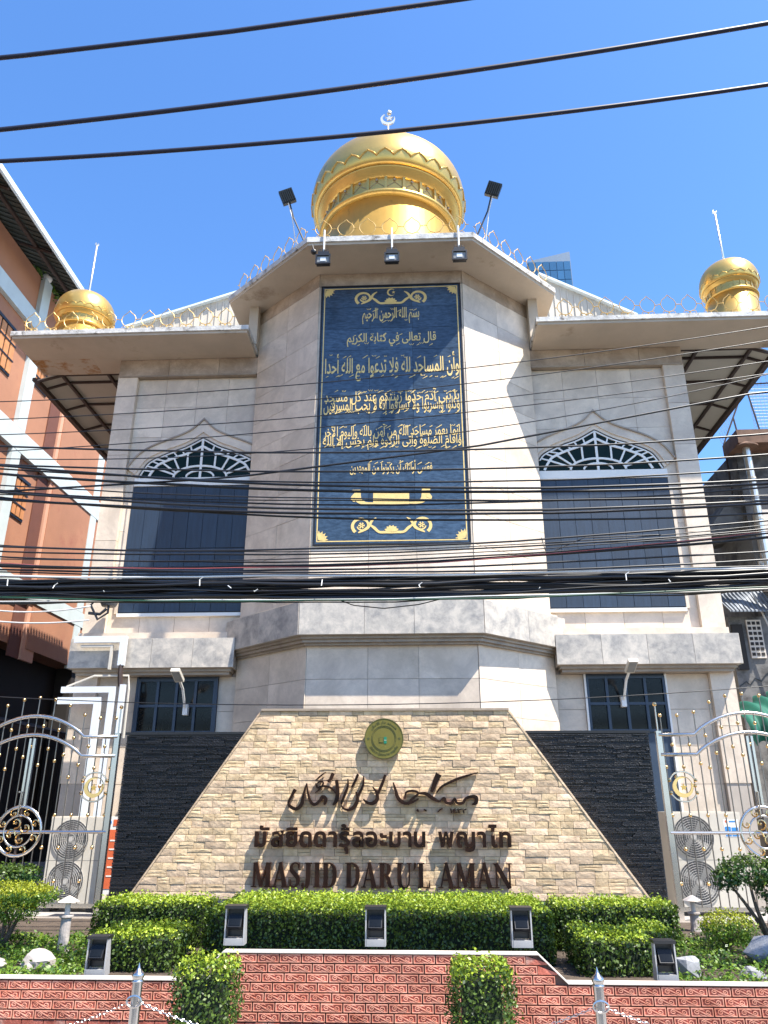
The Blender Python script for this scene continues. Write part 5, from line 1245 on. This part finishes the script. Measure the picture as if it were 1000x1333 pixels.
# ground cover
def cover(label, x0, x1, y0, y1, n, mat):
    p = np.stack([rng.uniform(x0, x1, n), rng.uniform(y0, y1, n), .30 + np.abs(rng.normal(0, .035, n))], 1)
    p[:, 2] += .03 * (np.sin(p[:, 0] * 9) + np.sin(p[:, 1] * 7 + 1)).clip(0)
    o = leaf_cloud('ground_cover', p, np.tile((0, 0, 1.), (n, 1)), .034, mat, None, jitter=.7)
    tag(o, label, 'ground cover', kind='stuff')
cover('bright green ground cover at the foot of the left shrubs', -4.3, -2.75, 6.5, 8.6, 9000, M['leaf_ground'])
cover('bright green ground cover at the foot of the right shrubs', 1.95, 4.0, 6.5, 8.9, 9000, M['leaf_ground'])
def rock(label, x, y, z, rx, ry, rz, mat, seed):
    rs = np.random.default_rng(seed); bm = MB(); n, m_ = 10, 7
    dirs = rs.normal(0, 1, (9, 3)); dirs /= np.linalg.norm(dirs, axis=1, keepdims=True)
    vs = []
    for i in range(m_ + 1):
        for k in range(n):
            th, ph = math.pi * i / m_, 2 * math.pi * k / n; d = np.array([math.sin(th) * math.cos(ph), math.sin(th) * math.sin(ph), math.cos(th)])
            s = min(1.25, min((.78 / max(.05, float(d @ q)) if d @ q > .3 else 9) for q in dirs)); vs.append((x + d[0] * rx * s, y + d[1] * ry * s, z + d[2] * rz * s))
    bm.add(vs, [(i * n + k, (i + 1) * n + k, (i + 1) * n + (k + 1) % n, i * n + (k + 1) % n) for i in range(m_) for k in range(n)])
    tag(bm.build('rock', mat), label, 'rock')
rock('white rock at the left edge of the flower bed', -3.55, 7.0, .33, .13, .12, .10, M['rock'], 1)
rock('large white rock leaning beside the left ground cover', -3.22, 7.1, .35, .13, .12, .12, M['rock'], 2)
rock('grey pointed rock right of the right boxed floodlight', 2.12, 7.1, .34, .13, .14, .12, M['rock_grey'], 3)
rock('large grey boulder near the right edge of the flower bed', 2.98, 7.6, .36, .20, .17, .13, M['rock_grey'], 5)
rock('small grey rock below the large grey boulder on the right', 2.62, 7.1, .31, .10, .1, .07, M['rock_grey'], 8)
def mushroom(label, x, y, zt):
    t = thing('garden_lamp', label, 'garden lamp', (x, y, .3))
    MB().lathe([(.06, .3), (.05, .34), (.045, zt - .16), (.065, zt - .15), (.065, zt - .135), (.03, zt - .13)], (x, y), 14).build('post', M['rock'], t)
    MB().lathe([(.025, zt - .13), (.025, zt - .03)], (x, y), 10).build('neck', M['cap'], t)
    MB().lathe([(.08, zt - .025), (.10, zt - .02), (.085, zt - .01), (.04, zt + .015), (.01, zt + .03)], (x, y), 20).build('hat', M['cap'], t, smooth=False)
mushroom('pale mushroom-shaped garden lamp beside the left shrubs', -3.36, 7.9, .74)
mushroom('pale mushroom-shaped garden lamp in front of the right gate', 2.95, 9.4, .62)

# ================================================================ LEFT NEIGHBOUR
NX = -10.2; nz = lambda z: (z - 1.6) * 1.0625 + 1.6; ny = lambda y: y * 1.0625
nb = thing('neighbour_building', 'terracotta building with pale blue bands on the left', 'building', (NX, 18, 0))
MB().box(NX - 9, NX, 6, ny(21.25), 5.3, nz(14.3)).build('wall', M['orange'], nb)
MB().box(NX - 9, NX - .55, 6, ny(21.25), 0, 5.299).build('shaded_ground_floor', M['dark_in'], nb)  # near-black colour stands in for the shade of the open ground floor
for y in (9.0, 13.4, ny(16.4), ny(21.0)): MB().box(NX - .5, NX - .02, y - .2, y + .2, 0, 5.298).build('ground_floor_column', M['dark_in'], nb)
MB().box(NX - .02, NX + .10, ny(17.9) , ny(21.25), 5.3, nz(14.3)).build('projecting_wall', M['orange'], nb)
MB().box(NX + .001, NX + .08, ny(17.75), ny(18.35), 5.0, nz(14.25)).build('lit_pier', M['orange_lit'], nb)
MB().box(NX + .001, NX + .035, ny(17.2), ny(17.72), 5.0, nz(14.25)).build('brown_shade_strip', M['brown_strip'], nb)  # flat brown strip; the shaded side of the wall step put into colour
for z0, z1 in ((12.70, 13.15), (9.45, 10.0), (6.20, 6.6)):
    MB().box(NX + .002, NX + .13, 6.2, ny(21.3), nz(z0), nz(z1)).build('horizontal_band', M['band'], nb)
for y in (11.2, 15.72, 20.25):
    for a, b in ((5.0, 6.19), (6.61, 9.44), (10.01, 12.69), (13.16, 14.3)): MB().box(NX + .002, NX + .125, ny(y), ny(y) + .40, nz(a), nz(b)).build('vertical_band', M['band'], nb)
def nwin(y0, y1, z0, z1, n):
    w = MB().box(NX + .002, NX + .03, ny(y0), ny(y1), nz(z0), nz(z1)).build('window', M['black_metal'], nb)
    for i in range(n):
        a = ny(y0) + (ny(y1) - ny(y0)) * (i + .12) / n; b = ny(y0) + (ny(y1) - ny(y0)) * (i + .88) / n
        MB().box(NX + .031, NX + .05, a, b, nz(z0) + .06, nz(z1) - .06).build('slat', M['wood'], w)
    MB().box(NX + .031, NX + .07, ny(y0) - .03, ny(y1) + .03, nz(z1) - .05, nz(z1) + .03).build('hood', M['black_metal'], w)
    for k in (1, 2): MB().box(NX + .052, NX + .065, ny(y0), ny(y1), nz(z0 + (z1 - z0) * k / 3) - .02, nz(z0 + (z1 - z0) * k / 3) + .02).build('grille_bar', M['black_metal'], w)
nwin(14.2, 15.15, 11.0, 12.2, 4); nwin(16.15, 16.9, 11.45, 12.2, 5); nwin(16.05, 16.85, 7.95, 8.95, 4); nwin(14.0, 15.0, 8.2, 9.2, 4)
roof = thing('sheet_roof', 'open dark corrugated sheet roof above the terracotta building', 'roof', (NX, 16, nz(14.3)))
ex, ez = -9.15, 14.86; wx, wz = -13.0, 16.6
sh = MB(); sh.add([(ex, 6, ez), (ex, 18.1, ez), (wx, 18.1, wz), (wx, 6, wz), (ex, 6, ez + .03), (ex, 18.1, ez + .03), (wx, 18.1, wz + .03), (wx, 6, wz + .03)], [(0, 1, 2, 3), (7, 6, 5, 4), (0, 4, 5, 1), (1, 5, 6, 2), (2, 6, 7, 3), (3, 7, 4, 0)])
sh.build('roof_sheet', M['roof_under'], roof)
rb = MB()
for k in range(60):
    y = 6 + k * .2; rb.add([(ex, y, ez - .03), (ex, y + .05, ez - .03), (wx, y + .05, wz - .03), (wx, y, wz - .03), (ex, y, ez), (ex, y + .05, ez), (wx, y + .05, wz), (wx, y, wz)], [(0, 1, 2, 3), (0, 4, 5, 1), (3, 7, 4, 0), (1, 5, 6, 2)])
rb.build('roof_corrugation', M['roof_under'], roof)['kind'] = 'stuff'
MB().box(ex - .02, ex + .05, 6, 18.15, ez - .10, ez + .05).build('gutter', M['flashing'], roof)
for k in range(3): x = ex - .55 - k * 1.0; z = ez + (ex - x) * .452; MB().box(x - .04, x + .04, 6, 18.0, z - .13, z - .035).build('purlin', M['steel_brown'], roof)
for y in (8, 11, 13.2, 15.4, 17.6):
    MB().tube([(ex - .1, y, ez - .06), (wx, y, wz - .25)], .045, 5).build('rafter', M['steel_brown'], roof)
    MB().tube([(NX - .2, y, nz(14.3)), (NX - .2, y, ez + .35)], .05, 5).build('roof_post', M['steel_brown'], roof)
gp = thing('rooftop_plant', 'green bush growing under the sheet roof at the end of the terracotta wall', 'plant', (NX - .4, 18.3, nz(14.2)))
p_, n_ = blob_pts([(NX - .15, 17.0, nz(14.3) + .25, .2, .55, .45), (NX - .1, 17.8, nz(14.3) + .05, .2, .5, .4)], 700, .05); leaf_cloud('foliage', p_, n_, .07, M['leaf_ground'], gp)
MB().tube([(NX - .2, 17.4, nz(14.2)), (NX - .15, 17.4, nz(14.4) + .3)], .03, 5).build('stem', M['bark'], gp)
wl = MB(); wl.ball((NX + .05, ny(15.9), nz(14.42)), .14, 10, 6); tag(wl.build('roof_ball', M['white_paint']), 'white ball on top of the terracotta wall by the pale vertical band', 'ornament')
awl = thing('low_awning', 'dark awning roof in the shaded alley on the left', 'awning', (-9.2, 14, 3))
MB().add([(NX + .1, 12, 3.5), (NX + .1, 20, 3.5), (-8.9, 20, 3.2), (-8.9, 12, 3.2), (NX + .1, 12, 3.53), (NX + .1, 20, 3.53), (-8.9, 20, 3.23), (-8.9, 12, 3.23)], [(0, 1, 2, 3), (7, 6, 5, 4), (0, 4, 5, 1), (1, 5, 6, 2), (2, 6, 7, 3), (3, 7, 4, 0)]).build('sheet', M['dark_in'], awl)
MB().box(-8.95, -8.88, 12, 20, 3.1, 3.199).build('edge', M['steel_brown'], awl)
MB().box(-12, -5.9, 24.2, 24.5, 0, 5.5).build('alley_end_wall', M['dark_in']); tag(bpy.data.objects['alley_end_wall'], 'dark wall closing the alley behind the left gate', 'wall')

# ================================================================ RIGHT SIDE
rbld = thing('old_concrete_building', 'dark stained concrete building with a crack and a block vent on the right', 'building', (8.6, 17, 0))
MB().box(6.93, 12.5, 17.0, 24, 0, 5.48).build('lower_wall', M['old_concrete'], rbld)
MB().box(7.86, 12.5, 17.2, 24, 5.48, 9.7).build('upper_wall', M['old_concrete'], rbld)
MB().box(7.98, 12.5, 16.9, 17.19, 6.9, 8.0).build('balcony_front', M['cap'], rbld)
MB().box(7.7, 12.5, 16.6, 17.5, 9.6, 9.95).build('roof_ledge', M['rust_sheet'], rbld)
v = MB().box(7.30, 7.62, 16.96, 16.999, 4.55, 5.40).build('block_vent', M['cap'], rbld)
for i in range(3):
    for j in range(7): MB().box(7.32 + .1 * i, 7.39 + .1 * i, 16.95, 16.9595, 4.60 + j * .115, 4.67 + j * .115).build('vent_hole', M['dark_in'], v)
MB().box(6.96, 7.20, 16.95, 16.999, 4.3, 5.30).build('window', M['dark_in'], rbld)
cr = MB(); cr.ribbon([(6.95, 3.95), (7.1, 4.05), (7.18, 3.98), (7.3, 4.12), (7.42, 4.06), (7.55, 4.2), (7.7, 4.3)], .022, 16.985, 16.999); cr.build('crack', M['black_metal'], rbld)
cs = MB()
cs.box(6.95, 7.75, 16.2, 16.99, 5.55, 5.58)
tag(MB().add([(6.85, 16.6, 5.50), (7.85, 16.6, 5.50), (7.85, 17.3, 6.25), (6.85, 17.3, 6.02), (6.85, 16.6, 5.53), (7.85, 16.6, 5.53), (7.85, 17.3, 6.28), (6.85, 17.3, 6.05)], [(0, 1, 2, 3), (7, 6, 5, 4), (0, 4, 5, 1), (1, 5, 6, 2), (2, 6, 7, 3), (3, 7, 4, 0)]).build('corrugated_sheet', M['corr']), 'grey corrugated sheet leaning over the low wall on the right', 'sheet')
g = MB()
for k in range(12): x = 6.87 + k * .083; g.add([(x, 16.585, 5.50), (x + .03, 16.585, 5.50), (x + .03, 17.285, 6.04 + k * .018), (x, 17.285, 6.04 + k * .018), (x + .015, 16.56, 5.53), (x + .015, 17.26, 6.07 + k * .018)], [(0, 1, 4), (0, 4, 5, 3), (1, 2, 5, 4), (3, 5, 2)])
tag(g.build('sheet_corrugation', M['corr']), 'ribs of the grey corrugated sheet on the right', 'sheet', kind='stuff')
tag(MB().add([(6.88, 17.4, 7.55), (7.75, 17.4, 8.65), (9.5, 17.4, 8.9), (9.5, 17.4, 8.2), (7.85, 17.4, 7.75), (6.88, 19, 7.55), (7.75, 19, 8.65), (9.5, 19, 8.9), (9.5, 19, 8.2), (7.85, 19, 7.75)], [(0, 1, 2, 3, 4), (9, 8, 7, 6, 5), (0, 5, 6, 1), (1, 6, 7, 2), (2, 7, 8, 3), (3, 8, 9, 4), (4, 9, 5, 0)]).build('eave_box', M['old_concrete']), 'sloping dark eave jutting out left of the vent pipe', 'eave')
vp = thing('vent_pipe', 'tall grey metal vent pipe with a flat round cap on the right', 'vent pipe', (7.98, 16.5, 5.6))
MB().tube([(7.80, 16.5, 5.6), (7.80, 16.5, 9.42)], .085, 12).build('pipe', M['silver'], vp)
MB().lathe([(.27, 9.40), (.27, 9.43), (.05, 9.56)], (7.80, 16.5), 20).build('cap', M['rust_sheet'], vp)
for z in (6.6, 7.6, 8.6): MB().lathe([(.095, z), (.095, z + .05)], (7.80, 16.5), 12).build('collar', M['ac'], vp)
cage = thing('mesh_cage', 'wire mesh cage on the roof of the old building on the right', 'cage', (8.4, 18, 9.7))
cg = MB()
for (p, q) in (((7.75, 17.5, 8.2), (7.75, 17.5, 10.0)), ((7.75, 17.5, 10.0), (8.55, 17.5, 11.7)), ((8.55, 17.5, 11.7), (11, 17.5, 11.8)), ((8.55, 17.5, 11.7), (8.75, 17.5, 9.9)), ((8.10, 17.5, 10.75), (8.2, 17.5, 9.4)), ((8.75, 17.5, 9.9), (11, 17.5, 9.9))): cg.tube([p, q], .022, 5)
cg.build('frame', M['steel_brown'], cage)
wm = MB()
for k in range(26): x = 8.6 + k * .09; wm.tube([(x, 17.52, 9.9), (x, 17.52, 11.7)], .005, 3)
for k in range(20): z = 9.95 + k * .09; wm.tube([(8.6, 17.52, z), (11, 17.52, z)], .005, 3)
for k in range(20): a = k / 20; wm.tube([(7.72 + .83 * a, 17.5, 10.0 + 1.7 * a), (7.62 + .83 * a, 17.45, 10.22 + 1.7 * a)], .006, 3)
for k in range(18): x = 8.55 + k * .14; wm.tube([(x, 17.5, 11.7), (x - .03, 17.45, 11.95)], .006, 3)
wm.build('wire_mesh', M['ac_grille'], cage)['kind'] = 'stuff'
tag(MB().tube([(7.45, 16.8, 6.1), (7.95, 16.7, 4.2)], .022, 6).build('drain_pipe', M['ac_grille']), 'thin slanting pipe in front of the block vent on the right', 'pipe')
acr = thing('wall_air_conditioner', 'small pale air conditioner on the old building right of the vent pipe', 'air conditioner', (8.4, 16.8, 6))
MB().box(8.05, 9.0, 16.55, 16.89, 6.05, 6.75).build('casing', M['white_plastic'], acr); MB().disc_y((8.45, 6.4), .26, 16.54, 16.549, 24).build('fan_opening', M['ac_dark'], acr)
lv = thing('louvre_window', 'pale louvred window on the old building beside the vent pipe', 'window', (7.9, 17.1, 7))
MB().box(7.90, 8.6, 17.13, 17.19, 7.0 - .9, 7.0 - .15).build('frame', M['cap'], lv)
for k in range(6): MB().box(7.93, 8.57, 17.09, 17.129, 6.15 + k * .11, 6.21 + k * .11).build('slat', M['ac_grille'], lv)
# green awning: sagging cloth
aw = thing('green_awning', 'green cloth awning hanging beside the mosque on the right', 'awning', (7.4, 15.5, 2.8))
m = MB(); nx_, nz_ = 90, 14; vs = []
for j in range(nz_ + 1):
    for i in range(nx_ + 1):
        u, w = i / nx_, j / nz_; x = 5.95 + 2.6 * u; r = 1.15; a = w * math.pi * .62
        y = 15.4 - 1.0 * math.sin(a) + .09 * math.sin(u * 60 + w * 4); z = 2.78 + .95 * math.cos(a) * (1 - .55 * (1 - u) ** 3) + .06 * math.sin(u * 60 + w * 2.5)
        vs.append((x, y, z))
m.add(vs, [(j * (nx_ + 1) + i, (j + 1) * (nx_ + 1) + i, (j + 1) * (nx_ + 1) + i + 1, j * (nx_ + 1) + i + 1) for j in range(nz_) for i in range(nx_)])
m.build('cloth', M['awning'], aw, smooth=True)
for x in (6.0, 8.5): MB().tube([(x, 15.4, .1), (x, 15.4, 3.6)], .03, 6).build('post', M['inox'], aw)
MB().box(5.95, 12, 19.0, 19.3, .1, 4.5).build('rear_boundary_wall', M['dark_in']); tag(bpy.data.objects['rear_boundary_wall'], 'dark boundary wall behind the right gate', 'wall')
# far towers
tw = thing('glass_tower', 'blue glass tower top rising behind the right wing roof', 'tower', (16, 72, 0))
MB().add([(13.0, 70, 0), (17.9, 70, 0), (17.9, 85, 0), (13.0, 85, 0), (13.0, 70, 58.4), (17.75, 70, 59.6), (17.75, 85, 59.6), (13.0, 85, 58.4)], [(3, 2, 1, 0), (4, 5, 6, 7), (0, 1, 5, 4), (1, 2, 6, 5), (2, 3, 7, 6), (3, 0, 4, 7)]).build('core', M['tower_frame'], tw)
for k in range(8):
    for i in range(6):
        x0 = 13.05 + i * .78; MB().box(x0, x0 + .72, 69.93, 69.99, 58.3 - (k + 1) * 1.25, 58.3 - k * 1.25 - .08).build('glass_panel', M['tower_glass'], tw)
tw2 = thing('glass_tower', 'distant dark blue tower low between the mosque and the old building', 'tower', (29, 72, 0))
MB().box(27.6, 29.3, 70, 80, 0, 25.2).build('core', M['tower_glass'], tw2); MB().box(29.3, 30.1, 71, 80, 0, 22.9).build('lower_block', M['tower_frame'], tw2)
for k in range(6): MB().box(27.7, 29.2, 69.95, 69.99, 24.6 - k * .8, 24.9 - k * .8).build('window_strip', M['tower_frame'], tw2)
for x in (29.6, 30.6, 31.4):
    an = MB(); an.tube([(x + 1.5, 72, 0), (x + 1.5, 72, 23 + (x - 29) * .8)], .09, 5); an.box(x + 1.3, x + 1.7, 71.9, 72.1, 21.5, 22.2)
    tag(an.build('antenna_mast', M['old_concrete']), {29.6: 'left', 30.6: 'middle', 31.4: 'right'}[x] + ' of the three far antenna masts beside the dark blue tower', 'mast')

# ================================================================ OVERHEAD CABLES
def cable(label, pts, r, Y, mat='cable', group=None, name='cable', wob=0.0, n=7, sides=6):
    """pts: (px, py) in the photograph on the vertical plane Y; the ends run on beyond the frame."""
    P3 = [pt(a, b, Y) for a, b in pts]
    xs = [p.x for p in P3]; zs = [p.z for p in P3]
    if len(P3) == 2: P3 = [P3[0], (P3[0] + P3[1]) / 2, P3[1]]; xs = [p.x for p in P3]; zs = [p.z for p in P3]
    co = np.polyfit(xs, zs, 2) if len(P3) <= 3 else None
    x0, x1 = xs[0], xs[-1]
    ext0 = 3.5 if pts[0][0] <= 0 else 0; ext1 = 3.5 if pts[-1][0] >= 1000 else 0
    X = np.linspace(x0 - ext0, x1 + ext1, 40); ph = random.uniform(0, 6)
    out = []
    for x in X:
        z = np.polyval(co, x) if co is not None else np.interp(x, xs, zs)
        out.append((x, Y + wob * .5 * math.sin(x * 1.3 + ph), z + wob * math.sin(x * 2.1 + ph) + wob * .4 * math.sin(x * 5.3 + ph * 2)))
    m = MB(); m.tube(out, r, sides); return tag(m.build(name, M[mat], smooth=True), label, 'cable', group)
G1 = 'thick power wires high over the mosque'
cable('uppermost thick black wire crossing the sky at the top left', [(-1, 76), (300, 41), (595, 0), (1001, -62)], .028, 6.5, 'cable_navy', G1, 'power_wire')
cable('second thick black wire from the top crossing the sky', [(-1, 169), (500, 108), (1001, 30)], .028, 6.5, 'cable_navy', G1, 'power_wire')
cable('third thick black wire from the top passing over the large dome', [(-1, 210), (500, 172), (1001, 110)], .025, 6.5, 'cable_navy', G1, 'power_wire')
G2 = 'thin telephone lines across the upper facade'; nth = ['uppermost', 'second highest', 'third highest', 'fourth highest', 'fifth highest']
for i, (a, b, c_) in enumerate(((523, 498, 425), (546, 519, 443), (566, 541, 470), (588, 556, 486), (597, 583, 487))):
    cable(nth[i] + ' thin line rising to the right across the inscription panel', [(-1, a), (420, b), (1001, c_)], .0055, 6.6, 'cable', G2)
cable('loose pale-topped line rising steeply across the lower inscription panel to the right eave', [(-1, 640), (300, 622), (620, 581), (1001, 508)], .011, 6.55, 'cable')
G3 = 'medium black cables above the main bundle'
mid = [((580, 588, 565), .010), ((604, 613, 592), .010), ((606, 634, 625), .012), ((616, 640, 630), .014), ((638, 657, 634), .009), ((641, 664, 652), .012), ((650, 669, 656), .013), ((647, 676, 668), .010), ((632, 650, 645), .007), ((712, 712, 677), .009), ((717, 719, 688), .008), ((724, 729, 694), .008), ((737, 733, 699), .013), ((742, 740, 717), .009), ((735, 745, 729), .009), ((709, 716, 683), .005), ((728, 724, 691), .005), ((745, 748, 736), .007), ((610, 628, 610), .009), ((644, 652, 648), .006)]
desc = ['crossing the fan windows at mid height', 'skirting the foot of the fan windows', 'sagging over the top of the blue shutters', 'thick and dark over the top of the blue shutters', 'thin, just below the shutter tops', 'paired with another below the shutter tops', 'thickest below the shutter tops', 'lowest of the upper cable group', 'thinnest of the upper cable group', 'first of the lower cable group, rising right', 'second of the lower cable group, rising right', 'third of the lower cable group, rising right', 'thick one rising right over the lower right shutter', 'just above the main bundle, rising right', 'grazing the top of the main bundle at the right', 'hair-thin one in the lower cable group', 'hair-thin one between the lower cable group and the bundle', 'thin one resting close on the bundle', 'crossing the shutter heads, rising right', 'hair-thin one in the upper cable group']
for (ys, r), d in zip(mid, desc):
    cable('black cable ' + d, [(-1, ys[0]), (500, ys[1]), (1001, ys[2])], r, 6.5 + random.uniform(-.12, .12), 'cable', G3, wob=.004)
cable('faded red cable rising to the right just above the main bundle', [(-1, 733), (500, 735), (1001, 690)], .004, 6.45, 'cable_red', wob=.006)
cable('pale grey cable lying along the top of the main bundle', [(-1, 750), (500, 749), (1001, 738)], .010, 6.42, 'cable_white', wob=.006)
cable('second pale grey cable just under the main bundle', [(-1, 782), (500, 779), (1001, 766)], .006, 6.40, 'cable_white', wob=.005)
cable('dark green cable along the lower left of the main bundle', [(-1, 778), (500, 781), (1001, 764)], .008, 6.38, 'cable_green', wob=.004)
G4 = 'black cables of the thick bundle'
for i in range(30):
    t_v = i / 29; ya = 754 + 27 * t_v + random.uniform(-4, 4); yb_ = 751 + 29 * t_v + random.uniform(-4, 4); yc = 740 + 26 * t_v + random.uniform(-4, 4)
    cable('black cable of the thick bundle crossing below the inscription panel', [(-1, ya), (500, yb_), (1001, yc)], random.choice((.006, .009, .012, .016)), 6.5 + random.uniform(-.07, .07), 'cable', G4, wob=.016)
for i, (px_, ang) in enumerate(((10, 8), (72, -10), (135, 5), (260, 4), (286, 90), (330, 6), (420, -12), (543, 20), (700, 8), (815, -8), (870, 5))):
    yb_ = 766 - .000 * px_ - max(0, (px_ - 500)) * .022; p = pt(px_, yb_ - 14, 6.36); q = pt(px_ + ang * .3, yb_ + 12, 6.36)
    m = MB(); m.tube([p.lerp(q, .1 + .3 * (i % 3)), p.lerp(q, .45 + .25 * (i % 3) * .5) + Vector((.004, -.03, 0))], .004, 5)
    if i % 2: s_ = p.lerp(q, .1 + .3 * (i % 3)); m.tube([s_, s_ + Vector((.03, -.01, .02))], .0035, 4)
    tag(m.build('cable_tie', M['tie']), 'pale plastic tie round the cable bundle', 'cable tie', 'ties along the cable bundle')
cable('pale wrapped service wire running from the left edge to the cable anchor', [(-1, 795), (60, 796), (118, 789)], .012, 11.5, 'cable_white')
cable('pale wrapped service wire below the other one ending at the cable anchor', [(-1, 809), (60, 811), (116, 807)], .012, 11.5, 'cable_white')
cable('single thin line crossing just above the sign wall', [(-1, 907), (500, 917), (1001, 893)], .005, 8.5)
cable('thin line hanging in a loop under the bundle in front of the bay ledge', [(430, 776), (460, 788), (500, 792), (545, 787), (585, 777)], .005, 6.6)
cable('thin line dipping from the bundle in front of the right shutter', [(705, 700), (712, 722), (724, 716), (760, 700), (860, 696)], .005, 6.6)
